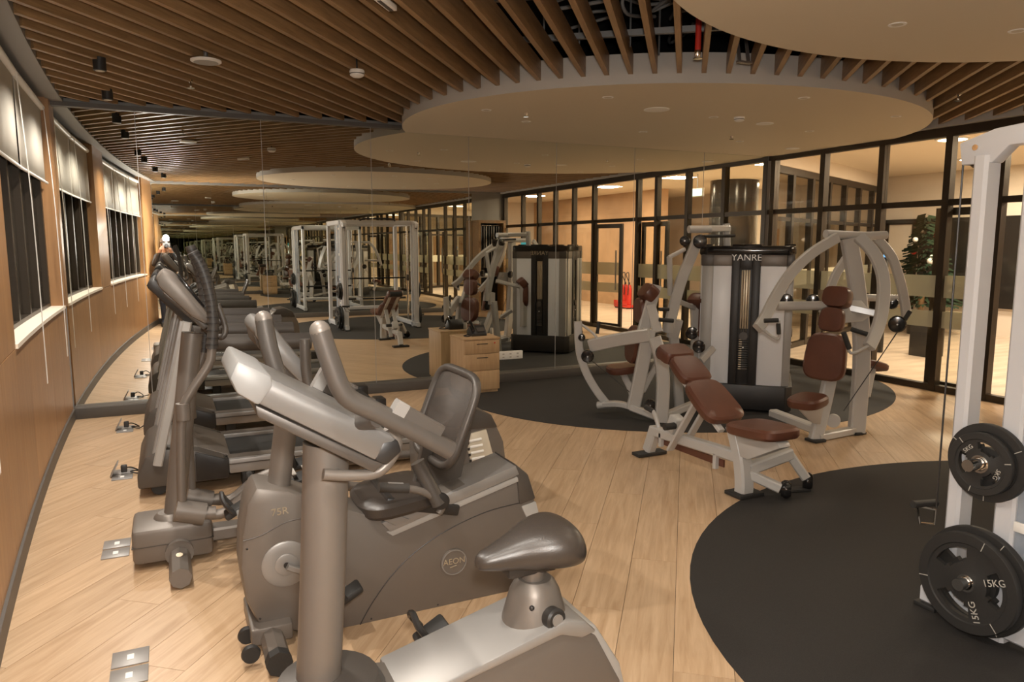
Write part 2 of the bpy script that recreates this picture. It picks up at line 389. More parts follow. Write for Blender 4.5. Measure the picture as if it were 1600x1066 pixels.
strip(YB - .1, YM + .04, .0, .4, 2.87, 3.6).build('head_beam', 'jambgrey', wl)
strip(YB - .05, YM - .0, -.10, .02, 2.86, 2.93).build('edge_trim', 'jambgrey', wl)
yy = YM - .115
while yy > YB:
    strip(max(YB, yy - .597), yy, -.001, .012, .10, 1.035).build('wainscot_panel', 'wallwood', wl); yy -= .6
tag(strip(YB, YM - .115, -.015, .0, 0, .10).build('baseboard_left', 'kerb'), kind='structure')
for k, (a, b) in enumerate(WIN):
    wn = tag(strip(a, b, .10, .17, 1.04, 1.09).build('window_%d' % (k + 1), 'bronze'), kind='structure')
    strip(a, b, -.012, .17, 1.035, 1.06).build('sill', 'lobbywall', wn)
    strip(a, b, .10, .17, 2.82, 2.88).build('head_rail', 'bronze', wn)
    n = int((b - a) / .55)
    for i in range(n + 1):
        yc = a + .03 + (b - a - .06) * i / n
        strip(yc - .03, yc + .03, .10, .17, 1.09, 2.82, 1).build('mullion', 'bronze', wn)
        if i < n:
            y2 = a + .03 + (b - a - .06) * (i + 1) / n
            strip(yc + .03, y2 - .03, .145, .151, 1.09, 2.82, 1).build('pane', 'glass', wn)
            for fy in (.3, .72): strip(yc + (y2 - yc) * fy - .07, yc + (y2 - yc) * fy + .07, .26, .30, 1.0, 2.9, 1).build('outer_fin', 'fin', wn)
    strip(a - .1, b + .1, .46, .5, .9, 3.0).build('night_backing', 'plenum', wn)
BL = ((6.19, 7.60, 'cream roller blind on the window pane next to the mirror wall'), (4.79, 6.17, 'cream roller blind beside the wood pier between the two windows, opposite the treadmill'),
      (2.58, 3.82, 'cream roller blind beside the wood pier between the two windows, opposite the bikes'), (1.32, 2.56, 'middle cream roller blind of the three on one window'), (.04, 1.30, 'cream roller blind next to the photographer'))
for a, b, lab in BL:
    ym = (a + b) / 2; r = thing('roller_blind', lab, 'blind', (WX(ym) - .06, ym, 2.1), 'roller blinds on the window wall')
    n = 14; vs = []; fs = []
    for i in range(n + 1):
        y_ = a + (b - a) * i / n; wv = .006 * math.sin(i * 2.1) + .004 * math.sin(i * 5.3)
        for z_, q in ((2.76, 0), (2.5, .7), (2.14, 1)): vs.append((WX(y_) - .055 + wv * q, y_, z_))
    for i in range(n):
        for j in range(2): fs.append((i * 3 + j, i * 3 + j + 1, i * 3 + 4 + j, i * 3 + 3 + j))
    o = MB().add(vs, fs).build('blind_fabric', 'blindcloth', r, fix=False); sd = o.modifiers.new('thick', 'SOLIDIFY'); sd.thickness = .002
    MB().tube([(WX(a) - .05, a, 2.775), (WX(b) - .05, b, 2.775)], .026, 14).build('roller_tube', 'white', r)
    MB().tube([(WX(a) - .05, a, 2.135), (WX(b) - .05, b, 2.135)], .011, 8).build('bottom_bar', 'white', r)
    for yc in (b - .10, b - .13):
        MB().tube([(WX(yc) - .02, yc, 2.76), (WX(yc) + .008, yc, 1.9), (WX(yc) + .012, yc, .62)], .0022, 5, 3).build('pull_cord', 'white', r)
# ---- glass partition (right)
wr = tag(MB().bb(XR - .04, XR + .04, YB, YM - .1, 0, .07).build('wall_right', 'bronze'), kind='structure')
MB().bb(XR - .045, XR + .045, YB, YM, 2.745, 2.84).build('head_rail', 'bronze', wr)
MB().bb(XR - .12, XR + .12, YB, YM, 2.84, 2.96).build('bulkhead', 'discrim', wr)
MB().bb(XR - .035, XR + .035, YB, YM, 2.02, 2.085).build('transom', 'bronze', wr)
MU = [7.72, 6.88, 6.03, 5.22, 4.66, 3.18, 2.40, 1.60, .83, 0.02, -.98]
for i, yc in enumerate(MU):
    MB().bb(XR - .045, XR + .045, yc - .038, yc + .038, 0, 2.75).build('mullion', 'bronze', wr)
    if i + 1 < len(MU):
        y2 = MU[i + 1]
        MB().bb(XR - .004, XR + .004, y2 + .038, yc - .038, 2.085, 2.745).build('pane', 'glass', wr)
        if i != 4:
            MB().bb(XR - .004, XR + .004, y2 + .038, yc - .038, .07, 2.02).build('pane', 'glass', wr)
            for z0, z1 in ((1.03, 1.27), (.70, .88)): MB().bb(XR - .0065, XR - .0045, y2 + .038, yc - .038, z0, z1).build('frosted_band', 'frost', wr)
def leaf(n, hinge, ang, wd):
    R = Matrix.Rotation(ang, 3, 'Z'); H = V(hinge)
    def bx(b, u0, u1, z0, z1, t): return b.box(H + R @ V((0, (u0 + u1) / 2, (z0 + z1) / 2)), (t, abs(u1 - u0), z1 - z0), R)
    d = MB(); 
    bx(d, 0, .07, .02, 2.0, .045); bx(d, wd - .07, wd, .02, 2.0, .045); bx(d, .07, wd - .07, .02, .10, .045); bx(d, .07, wd - .07, 1.92, 2.0, .045)
    o = tag(d.build('door_%d' % n, 'bronze'), kind='structure')
    bx(MB(), .07, wd - .07, .10, 1.92, .008).build('pane', 'glass', o)
    for z0, z1 in ((1.03, 1.27), (.70, .88)): bx(MB(), .07, wd - .07, z0, z1, .011).build('frosted_band', 'frost', o)
    q = R @ V((-.05, wd - .12, 0)) + H
    MB().cyl((q.x, q.y, .75), (q.x, q.y, 1.5), .014, 12).build('handle', 'silver', o)
leaf(1, (XR, 3.22, 0), math.radians(-14), .72)
leaf(2, (XR + .07, 4.70, 0), math.radians(-3), .70)
# ---- lobby behind the glass
lf = tag(MB().bb(XR + .04, 14.6, -6, 13.5, -.1, 0).build('floor_lobby', 'lobbyfloor'), kind='structure')
tag(MB().bb(XR + .05, 14.6, -6, 13.5, 2.95, 3.05).build('ceiling_lobby', 'lobbyceil'), kind='structure')
tag(MB().bb(13.2, 13.4, -6, 13.5, 0, 2.95).build('wall_lobby_end', 'lobbywall'), kind='structure')
tag(MB().bb(XR + .1, 14, -6.1, -5.9, 0, 2.95).build('wall_lobby_rear', 'lobbywall'), kind='structure')
ow = tag(MB().bb(10.9, 11.1, -5.9, .9, 0, 2.95).build('wall_lobby_orange', 'orangewall'), kind='structure')
# glazed screen running away from the corner of the gym
A, B = V((7.75, 7.95, 0)), V((13.2, 10.4, 0)); dv = (B - A).normalized(); ln = (B - A).length; an = math.atan2(dv.y, dv.x); RZ = Matrix.Rotation(an, 3, 'Z')
ls = tag(MB().box((A + B) / 2 + V((0, 0, 2.68)), (ln, .08, .10), RZ).build('wall_lobby_screen', 'bronze'), kind='structure')
MB().box((A + B) / 2 + V((0, 0, 2.84)), (ln, .14, .22), RZ).build('bulkhead', 'lobbywall', ls)
MB().box((A + B) / 2 + V((0, 0, 1.98)), (ln, .06, .06), RZ).build('transom', 'bronze', ls)
MB().box((A + B) / 2 + V((0, 0, .04)), (ln, .08, .08), RZ).build('bottom_rail', 'bronze', ls)
for k in range(8):
    p = A + dv * (ln * k / 7); MB().box(p + V((0, 0, 1.32)), (.10, .09, 2.64), RZ).build('mullion', 'bronze', ls)
    if k < 7:
        p = A + dv * (ln * (k + .5) / 7); MB().box(p + V((0, 0, 2.32)), (ln / 7 - .1, .01, .6), RZ).build('pane', 'glass', ls)
        MB().box(p + V((0, 0, 1.0)), (ln / 7 - .1, .01, 1.9), RZ).build('pane', 'glass', ls)
        MB().box(p + V((0, -.02, 1.1)), (ln / 7 - .1, .004, .24), RZ).build('frosted_band', 'frost', ls)
tag(MB().box((A + B) / 2 + V((-.7, 1.9, 1.48)), (ln + 3, .1, 2.95), RZ).build('wall_lobby_side', 'lobbywall'), kind='structure')
for k in range(4):
    p = A + dv * (ln * (k + .4) / 4) + V((-.7, 1.83, 1.0)); tag(MB().box(p, (.75, .05, 1.9), RZ).build('wall_panel', 'orangewall', None), kind='structure').name = 'trim_%d' % (10 + k)
# doorway in the end wall
dw = tag(MB().bb(13.14, 13.2, 10.2, 10.3, 0, 2.1).bb(13.14, 13.2, 9.58, 9.68, 0, 2.1).bb(13.14, 13.2, 9.58, 10.3, 2.0, 2.1).build('door_3', 'bronze'), kind='structure')
MB().bb(13.17, 13.2, 9.68, 10.2, 0, 2.0).build('leaf', 'lobbywall', dw)
sw = tag(MB().bb(13.12, 13.19, 6.2, 9.5, .5, 2.1).build('window_3', 'darkcol'), kind='structure')
# lobby lamps: flush ceiling panels that light it
for x, y, s in ((9.2, 6.3, 1.), (11.6, 7.6, .8), (9.3, 3.6, 1.), (9.3, 1.0, 1.), (12.2, 3.5, .8), (9.2, -2.6, .8)):
    lp = thing('ceiling_lamp', 'flush white ceiling lamp in the lobby', 'lamp', (x, y, 2.95), 'lobby ceiling lamps')
    MB().lathe([(.20, 0), (.20, -.012), (.17, -.016)], (x, y, 2.951)).build('trim_ring', 'white', lp)
    MB().lathe([(.165, -.012), (.165, -.018)], (x, y, 2.951)).build('diffuser', 'lampwhite', lp)
    a = area('lobby_light', (x, y, 2.925), .5, .5, LOBBY_W * s, WARM)
# ================================================================ machines
def XZ(pts, Y): return [onY(x, y, Y) for x, y in pts]
def slab(name, m, parent, pts, y0, y1, bev=.008):
    """side outline read at the near face y0, carried through to y1"""
    return MB().prism(XZ(pts, y0), (0, y1 - y0, 0), bev).build(name, m, parent)
def flat(pts, y0, y1): return [V((x, y0, z)) for x, z in pts], (0, y1 - y0, 0)
# ---------------------------------------------------------------- upright bike (nearest)
Y0 = 1.85
ub = thing('upright_bike', 'grey upright exercise bike with black saddle and long handlebar prongs', 'exercise bike', (.75, Y0, 0))
p, e = flat([(.20, .10), (.20, .36), (.30, .43), (.55, .40), (1.00, .50), (1.10, .45), (1.19, .28), (1.25, .10)], Y0 - .11, Y0 + .11)
MB().prism(p, e, .02).build('body_shell', 'taupe', ub)
p, e = flat([(.50, .385), (.50, .405), (.985, .525), (1.05, .51), (1.09, .47), (1.04, .46), (.97, .485)], Y0 - .125, Y0 + .125)
tc_ = MB().prism(p, e, .008).build('top_cover', 'silver', ub)
p, e = flat([(1.05, .50), (1.10, .475), (1.19, .33), (1.245, .12), (1.21, .12), (1.16, .30), (1.08, .44)], Y0 - .10, Y0 + .10)
MB().prism(p, e, .008).build('tail_cover', 'lightgrey', ub)
MB().lathe([(.15, .0), (.15, .05), (.13, .085), (.075, .10)], (.33, Y0, .375), n=28).build('mast_collar', 'taupedark', ub)
MB().tube([(.30, Y0, .40), (.325, Y0, .75), (.345, Y0, 1.10)], .058, 24, 4).build('mast', 'taupe', ub)
yn, yf = Y0 - .13, Y0 + .15
sh = slab('console', 'consolegrey', ub, [(372, 566), (361, 592), (372, 612), (398, 630), (588, 722), (606, 716), (622, 690), (612, 680), (440, 598)], yn, yf, .012)
slab('console_cap', 'consolecap', sh, [(371, 563), (358, 592), (370, 616), (405, 636), (428, 604), (425, 588)], yn - .004, yf + .004, .01)
slab('console_base', 'taupedark', ub, [(398, 632), (402, 652), (585, 740), (602, 724), (586, 720)], yn + .01, yf - .01, .006)
slab('console_end', 'blackplastic', sh, [(598, 692), (586, 720), (604, 728), (628, 706), (622, 688)], yn - .002, yf + .002, .006)
for yy_, ps, nm in ((Y0 - .20, [(500, 517), (516, 565), (540, 618), (590, 645), (650, 675), (704, 704)], 'near'), (Y0 + .21, [(412, 499), (424, 555), (446, 606), (500, 632), (560, 660), (600, 685)], 'far')):
    hb = MB().tube(XZ(ps, yy_), .0235, 16, 6).build('handlebar', 'taupedark', ub)
    a, b = XZ(ps, yy_)[0], XZ(ps, yy_)[1]; t = (a - b).normalized()
    MB().ball(a, .0237).build('bar_end', 'taupe', hb)
    g0 = XZ([(612, 642), (684, 682)] if nm == 'near' else [(495, 590), (545, 615)], yy_)
    MB().bar([g0[0], g0[1]], .06, .03, (0, 1, 0)).build('pulse_grip', 'taupedark', hb)
    gg = (g0[1] - g0[0]).normalized(); MB().bar([g0[0] - gg * .002, g0[0] + gg * .03], .063, .033, (0, 1, 0)).build('sensor_plate', 'silver', hb)
c1, c2 = XZ([(590, 655)], Y0 - .2)[0], XZ([(500, 632)], Y0 + .21)[0]
MB().tube([c1, ((c1 + c2) / 2) + V((-.02, 0, -.03)), c2], .02, 12, 5).build('crossbar', 'taupedark', ub)
MB().tube(XZ([(505, 741), (545, 743), (590, 738), (614, 712), (620, 690), (606, 668)], Y0 - .10), .0145, 12, 6).build('support_loop', 'taupe', ub)
q = onY(528, 742, Y0 - .06); MB().cyl((q.x, Y0 - .07, q.z), (q.x, Y0 - .05, q.z), .013).build('bolt', 'blackplastic', ub)
# saddle post and saddle
hc = V((.945, Y0, .47))
MB().lathe([(.105, -.02), (.10, .02), (.075, .11), (.062, .135), (.05, .145)], hc, n=28).build('post_housing', 'taupe', ub)
MB().cyl(hc + V((-.005, 0, .13)), hc + V((-.005, 0, .20)), .034, 20).build('saddle_post', 'taupe', ub)
MB().box(hc + V((-.02, 0, .19)), (.16, .07, .045), None, .01).build('saddle_clamp', 'blackplastic', ub)
kn = MB().lathe([(.03, 0), (.033, .01), (.033, .035), (.026, .04)], hc + V((.01, -.075, .055)), (.15, -1, .1)).build('adjust_knob', 'blackplastic', ub)
MB().lathe([(.018, 0), (.018, .003)], hc + V((.016, -.1155, .059)), (.15, -1, .1)).build('knob_badge', 'silver', kn)
for dx, dz in ((-.045, .08), (-.05, .0)): MB().ball(hc + V((dx, -.072 if dz else -.09, dz + .01)), .008, 10).build('bolt', 'blackplastic', ub)
ss = []   # saddle cross sections: x, half width, top z, drop
for x_, hw, zt, dr in ((-.165, .014, .004, .03), (-.152, .032, .020, .05), (-.11, .047, .034, .072), (-.05, .066, .058, .105), (.01, .104, .084, .135), (.065, .128, .096, .150), (.11, .130, .094, .150), (.145, .108, .072, .125), (.158, .075, .042, .08)):
    r_ = []
    for j in range(16):
        a = 2 * math.pi * j / 16; ca, sa = math.cos(a), math.sin(a)
        yv = hw * math.copysign(abs(ca) ** .75, ca); zv = (sa if sa > 0 else sa * .9)
        r_.append((x_ + .92, Y0 + yv, .70 + zt - dr / 2 + zv * dr / 2))
    ss.append(r_)
vs = [p for r_ in ss for p in r_]; fs = []
for i in range(len(ss) - 1):
    for j in range(16): fs.append((i * 16 + j, i * 16 + (j + 1) % 16, i * 16 + 16 + (j + 1) % 16, i * 16 + 16 + j))
fs += [tuple(range(16)), tuple((len(ss) - 1) * 16 + j for j in range(16))]
sd = MB().add(vs, fs).build('saddle', 'saddle', ub, 80); sd.modifiers.new('s', 'SUBSURF').levels = 2; sd.modifiers['s'].render_levels = 2
# cranks and strapped pedals
def pedal(parent, c, yd, crank_c):
    cr = MB().bar([crank_c, V((c[0], crank_c.y, c[2]))], .022, .03, (0, 1, 0)).build('crank', 'silver', parent)
    pl = MB().box(c, (.115, .085, .03), Matrix.Rotation(-.5, 3, 'Y'), .01).build('pedal', 'blackrubber', parent)
    MB().tube([V(c) + V((-.02, -.05, .0)), V(c) + V((-.055, -.045, .05)), V(c) + V((-.06, 0, .075)), V(c) + V((-.055, .045, .05)), V(c) + V((-.02, .05, 0))], .011, 8, 5).build('strap', 'blackplastic', pl)
    MB().cyl(V((c[0], crank_c.y, c[2])), c, .008, 10).build('axle', 'silver', pl)
cc = V((.56, Y0, .27))
pedal(ub, V((.70, Y0 + .24, .375)), 1, cc + V((0, .155, 0))); pedal(ub, V((.42, Y0 - .24, .165)), -1, cc + V((0, -.155, 0)))
MB().cyl((.56, Y0 - .16, .27), (.56, Y0 + .16, .27), .02).build('crank_axle', 'silver', ub)
for x_ in (.24, 1.22):
    MB().tube([(x_, Y0 - .26, .045), (x_, Y0 + .26, .045)], .04, 8).build('stabilizer', 'taupe', ub)
    MB().bb(x_ - .05, x_ + .05, Y0 - .08, Y0 + .08, .04, .14, .01).build('foot_block', 'taupedark', ub)
# ---------------------------------------------------------------- recumbent bike
YN, YF = 2.92, 3.14; YC = 3.03; SN, SF = 2.83, 3.27
rb = thing('recumbent_bike', 'grey recumbent exercise bike with mesh backrest and round emblem on its side', 'exercise bike', (.85, YC, 0))
sh = slab('body_shell', 'taupe', rb, [(400, 762), (386, 790), (378, 840), (376, 890), (384, 940), (404, 978), (470, 990), (545, 985), (805, 925), (850, 900), (846, 830), (836, 778), (806, 730), (700, 770), (600, 812), (560, 800), (500, 782), (452, 768)], YN, YF, .02)
slab('seat_rail', 'silver', rb, [(596, 818), (806, 728), (812, 742), (610, 832)], YN - .012, YF + .012, .005)
slab('rail_groove', 'lightgrey', rb, [(604, 832), (808, 745), (812, 752), (614, 838)], YN - .006, YF + .006, .002)
slab('tail_cap', 'taupedark', rb, [(804, 724), (826, 742), (838, 780), (812, 790), (808, 748)], YN - .008, YF + .008, .01)
slab('tail_cover', 'lightgrey', rb, [(815, 792), (838, 784), (850, 830), (856, 895), (846, 898), (838, 840)], YN - .006, YF + .006, .006)
MB().tube(XZ([(559, 984), (580, 945), (612, 900), (650, 862), (700, 828), (760, 800), (812, 786)], YN - .0005), .0022, 6, 5).build('panel_seam', 'blackplastic', sh)
MB().tube(XZ([(380, 846), (410, 836), (450, 815), (500, 806)], YN - .0005), .0022, 6, 4).build('panel_seam', 'taupedark', sh)
q = onY(447, 881, YN); hb = MB().lathe([(.095, 0), (.095, .006), (.088, .010), (.045, .011), (.045, .016), (.04, .018), (.012, .018)], (q.x, YN + .002, q.z), (0, -1, 0), 36).build('crank_disc', 'silver', rb)
MB().cyl((q.x, YN - .02, q.z), (q.x, YN - .013, q.z), .012).build('crank_bolt', 'blackplastic', hb)
q = onY(709, 878, YN); bd = MB().lathe([(.062, 0), (.062, .006), (.056, .008), (.055, .005), (.002, .005)], (q.x, YN + .001, q.z), (0, -1, 0), 36).build('emblem', 'taupe', rb)
MB().lathe([(.058, 0), (.058, .002), (.054, .002), (.054, 0), (.058, 0)], (q.x, YN - .0065, q.z), (0, -1, 0), 36, False).build('emblem_ring', 'silver', bd)
text('AEON', .038, (q.x, YN - .0065, q.z + .004), (1, 0, 0), (0, 0, 1), 'lettergold', bd)
MB().bar([(q.x - .02, YN - .006, q.z - .022), (q.x + .012, YN - .006, q.z - .016)], .002, .005, (0, 1, 0)).build('emblem_swoosh', 'lettergold', bd)
q = onY(437, 800, YN); text('75R', .042, (q.x, YN - .001, q.z), (1, 0, .05), (0, 0, 1), 'lettergold', sh)
for x_, y_ in ((386, 858), (407, 967), (580, 967), (684, 945)): MB().ball(onY(x_, y_, YN + .002), .005, 8).build('bolt', 'blackplastic', sh)
m0, m1 = onY(434, 772, YC), onY(456, 585, YC)
MB().tube([m0 + (m0 - m1) * .1, m0, m1], .046, 22).build('mast', 'taupe', rb)
MB().lathe([(.085, -.03), (.075, .015), (.055, .035)], m0, (m1 - m0)).build('mast_collar', 'taupe', rb)
cn = slab('console', 'consolegrey', rb, [(404, 500), (394, 512), (398, 526), (470, 600), (490, 596), (482, 576), (424, 505)], YC - .17, YC + .17, .014)
slab('console_back', 'taupedark', cn, [(396, 520), (400, 540), (462, 604), (474, 602)], YC - .14, YC + .14, .006)
MB().tube(XZ([(476, 530), (478, 575), (484, 610)], YC - .2), .02, 12, 4).build('handlebar', 'taupedark', rb)
MB().tube(XZ([(476, 530), (478, 575), (484, 610)], YC + .2), .02, 12, 4).build('handlebar', 'taupedark', rb)
# seat, backrest, side handles
bt = [onY(753, 594, SN), onY(690, 568, SF), onY(642, 668, SF), onY(702, 738, SN)]
u_ = (bt[1] - bt[0]); v_ = (bt[0] - bt[3])
def on_back(a, b): return bt[3] + u_ * a + v_ * b
ring = []
for k in range(40):
    a = 2 * math.pi * k / 40; ca, sa = math.cos(a), math.sin(a)
    ring.append(on_back(.5 + .5 * math.copysign(abs(ca) ** .42, ca), .5 + .5 * math.copysign(abs(sa) ** .42, sa)))
MB().tube(ring + [ring[0]], .019, 12).build('backrest_frame', 'taupedark', rb)
nr = u_.cross(v_).normalized(); o = MB().add([q + nr * .0 for q in ring], [tuple(range(40))]).build('backrest_mesh', 'seatmesh', rb, fix=False)
md = o.modifiers.new('t', 'SOLIDIFY'); md.thickness = .003
MB().pad(on_back(.5, -.02) + V((-.17, 0, -.10)), (-.12, 0, 1), (1, 0, 0), .40, .36, .07).build('seat_cushion', 'saddle', rb)
MB().box(on_back(.5, 0) + V((-.08, 0, -.17)), (.34, .30, .05), Matrix.Rotation(.25, 3, 'Y'), .01).build('seat_carriage', 'blackplastic', rb)
MB().bar([on_back(.5, .0) + V((.02, 0, -.15)), on_back(.5, .35) + V((.04, 0, 0))], .22, .03, (0, 1, 0)).build('backrest_bracket', 'taupedark', rb)
for yy_ in (SN, SF):
    g = MB().tube(XZ([(598, 762), (640, 764), (668, 772), (690, 788), (686, 802)], yy_), .016, 12, 5).build('side_handle', 'taupe', rb)
    MB().tube(XZ([(592, 762), (638, 763)], yy_), .021, 14).build('grip', 'gripblack', g); MB().bar(XZ([(606, 756), (630, 757)], yy_), .012, .012, (0, 1, 0)).build('sensor_plate', 'silver', g)
    MB().cyl(onY(652, 722, yy_ + .04), onY(686, 788, yy_ + .0), .032, 16).build('armrest_pivot', 'leather' if False else 'taupedark', rb)
    MB().lathe([(.035, 0), (.035, .02), (.02, .024)], onY(688, 782, yy_), (0, -1, 0)).build('pivot_cap', 'blackplastic', rb)
slab('adjust_lever', 'silver', rb, [(588, 808), (608, 800), (640, 812), (618, 822)], YN - .02, YN + .05, .003)
for dx in (.0, 1.15):
    x_ = .30 + dx
    MB().tube([(x_, YN - .22, .05), (x_, YF + .2, .05)], .046, 8).build('stabilizer', 'taupe', rb)
    for yy_ in (YN - .23, YF + .21): MB().tube([(x_, yy_ - .022, .05), (x_, yy_ + .022, .05)], .049, 8).build('foot_cap', 'blackrubber', rb)
for yy_ in (YN - .13, YN + .02): MB().lathe([(.032, -.014), (.036, 0), (.032, .014)], (.21, yy_, .05), (0, 1, 0)).build('wheel', 'blackrubber', rb)
MB().bb(.22, .38, YN - .05, YF + .05, .03, .10, .01).build('foot_block', 'taupe', rb)
q = onY(447, 881, YN); pedal(rb, V((q.x + .22, YN - .12, q.z - .12)), -1, V((q.x, YN - .03, q.z))); pedal(rb, V((q.x - .15, YF + .12, q.z + .14)), 1, V((q.x, YF + .03, q.z)))
# ---------------------------------------------------------------- elliptical trainer
YE = 4.05
el = thing('elliptical_trainer', 'grey rear-drive elliptical trainer with ribbed black swing arms', 'elliptical', (.8, YE, 0))
fb = MB().bb(-.23, .14, YE - .16, YE + .16, .025, .205, .025).build('front_box', 'taupe', el)
MB().bb(-.233, .143, YE - .163, YE + .163, .115, .119).build('box_seam', 'taupedark', fb)
for k_, l_ in ((0, .03), (.014, .022), (.028, .03)): MB().bb(.06, .06 + l_, YE - .05 + k_, YE - .044 + k_, .204, .2062).build('worn_decal', 'lettergold', fb)
MB().tube([(-.02, YE - .46, .055), (-.02, YE + .46, .055)], .05, 8).build('stabilizer', 'taupe', el)
for s_ in (-1, 1):
    MB().lathe([(.066, -.02), (.066, .02)], (-.02, YE + s_ * .17, .07), (0, 1, 0)).build('collar', 'taupe', el)
MB().lathe([(.016, 0), (.016, .003)], (-.02, YE - .30, .106), (0, -.3, 1), 14).build('sticker', 'lettergold', el)
t0, t1 = onY(267, 850, YE), onY(300, 520, YE)
MB().tube([t0 + V((0, 0, -.02)), t1], .05, 24).build('mast', 'taupe', el)
MB().lathe([(.075, 0), (.07, .015), (.053, .03)], (t0.x, YE, .20)).build('mast_collar', 'taupe', el)
cn = slab('console', 'taupe', el, [(255, 421), (243, 434), (248, 449), (300, 496), (322, 508), (330, 498), (322, 487), (272, 428)], YE - .19, YE + .19, .016)
slab('console_back', 'taupedark', cn, [(252, 452), (258, 464), (318, 516), (330, 508), (322, 506)], YE - .16, YE + .16, .008)
slab('screen', 'blackgloss', cn, [(276, 429), (279, 427), (320, 478), (318, 481)], YE - .13, YE + .13, .002)
for s_, ps in ((-1, [(301, 394), (316, 420), (328, 460), (333, 500), (331, 545), (326, 570), (300, 610), (286, 640), (283, 700), (284, 790)]), (1, [(297, 384), (312, 425), (320, 470), (322, 510), (318, 550), (305, 590), (296, 640), (296, 700), (300, 770)])):
    ya = YE + s_ * .27
    pp = XZ(ps, ya); n5 = 4
    ar = MB().tube(pp[3:], .0215, 14, 5).build('swing_arm', 'taupe', el)
    gp = smooth(pp[:5], 9); MB().tube(gp, .0265, 14).build('grip', 'gripblack', ar)
    for k in range(2, len(gp) - 2, 2): MB().tube([gp[k] - (gp[k + 1] - gp[k]).normalized() * .003, gp[k] + (gp[k + 1] - gp[k]).normalized() * .003], .029, 14).build('grip_rib', 'blackplastic', ar)
    c_ = pp[-3]; MB().cyl(c_ + V((0, 0, .03)), c_ + V((0, 0, -.05)), .033, 16).build('sleeve', 'taupe', ar)
    b_ = pp[-1]
    lk = MB().sweep([b_ + V((-.03, s_ * .0, -.02)), b_ + V((.10, 0, -.06))], [(.05 * math.cos(2 * math.pi * j / 16), .055 * math.sin(2 * math.pi * j / 16)) for j in range(16)]).build('pivot_housing', 'taupe', el)
    MB().tube([b_ + V((.07, 0, -.05)), b_ + V((.2, 0, -.065)), b_ + V((.42, 0, .06)), V((.95, ya, .30)), V((1.42, YE + s_ * .24, .30))], .026, 14, 5).build('pedal_arm', 'taupe', el)
    MB().tube([b_ + V((.10, 0, -.055)), b_ + V((.15, 0, -.06))], .032, 14).build('arm_collar', 'taupe', el)
    f0 = V((.33, ya, .38)) if s_ < 0 else V((.6, ya, .33))
    fp = MB().box(f0 + V((.22, 0, .02)), (.46, .16, .03), Matrix.Rotation(-.16, 3, 'Y'), .01).build('footplate', 'blackrubber', el)
    MB().box(f0 + V((.0, 0, .03)), (.03, .17, .08), Matrix.Rotation(-.16, 3, 'Y'), .008).build('toe_stop', 'blackrubber', fp)
    for k in range(6): MB().box(f0 + V((.08 + k * .06, 0, .043 + k * .0095)), (.02, .11, .006), Matrix.Rotation(-.16, 3, 'Y')).build('tread_bump', 'lettergrey', fp)
    MB().tube([XZ([(340, 475)], ya * .5 + YE * .5)[0], XZ([(352, 512)], ya * .5 + YE * .5)[0], XZ([(345, 528)], ya * .5 + YE * .5)[0], XZ([(322, 515)], YE)[0]], .014, 10, 5).build('fixed_handle', 'taupedark', el)
MB().bar([(.10, YE, .085), (1.45, YE, .085)], .11, .07).build('main_beam', 'taupe', el)
hs_ = slab('rear_housing', 'taupe', el, [(688, 668), (700, 655), (735, 642), (772, 655), (788, 690), (802, 800), (680, 830), (672, 720)], YE - .20, YE + .22, .02)
slab('housing_cap', 'taupedark', hs_, [(700, 664), (710, 646), (740, 638), (768, 648), (778, 668), (730, 672)], YE - .215, YE + .235, .008)
vt = slab('vent_panel', 'ivory', hs_, [(727, 690), (736, 678), (760, 671), (772, 715), (777, 760), (742, 765), (736, 720)], YE - .212, YE - .19, .003)
for k in range(8):
    a, b = onY(733 + k * 1.4, 690 + k * 9.2, YE - .212), onY(752 + k * 1.6, 686 + k * 9.2, YE - .212)
    MB().bar([a, b], .016, .018, (0, 1, 0), ch=.3).build('vent_fin', 'white', vt); MB().box(a + V((-.008, 0, -.01)), (.014, .004, .016)).build('vent_slot', 'blackplastic', vt)
MB().tube([(1.75, YE - .34, .045), (1.75, YE + .34, .045)], .045, 8).build('stabilizer', 'taupe', el)
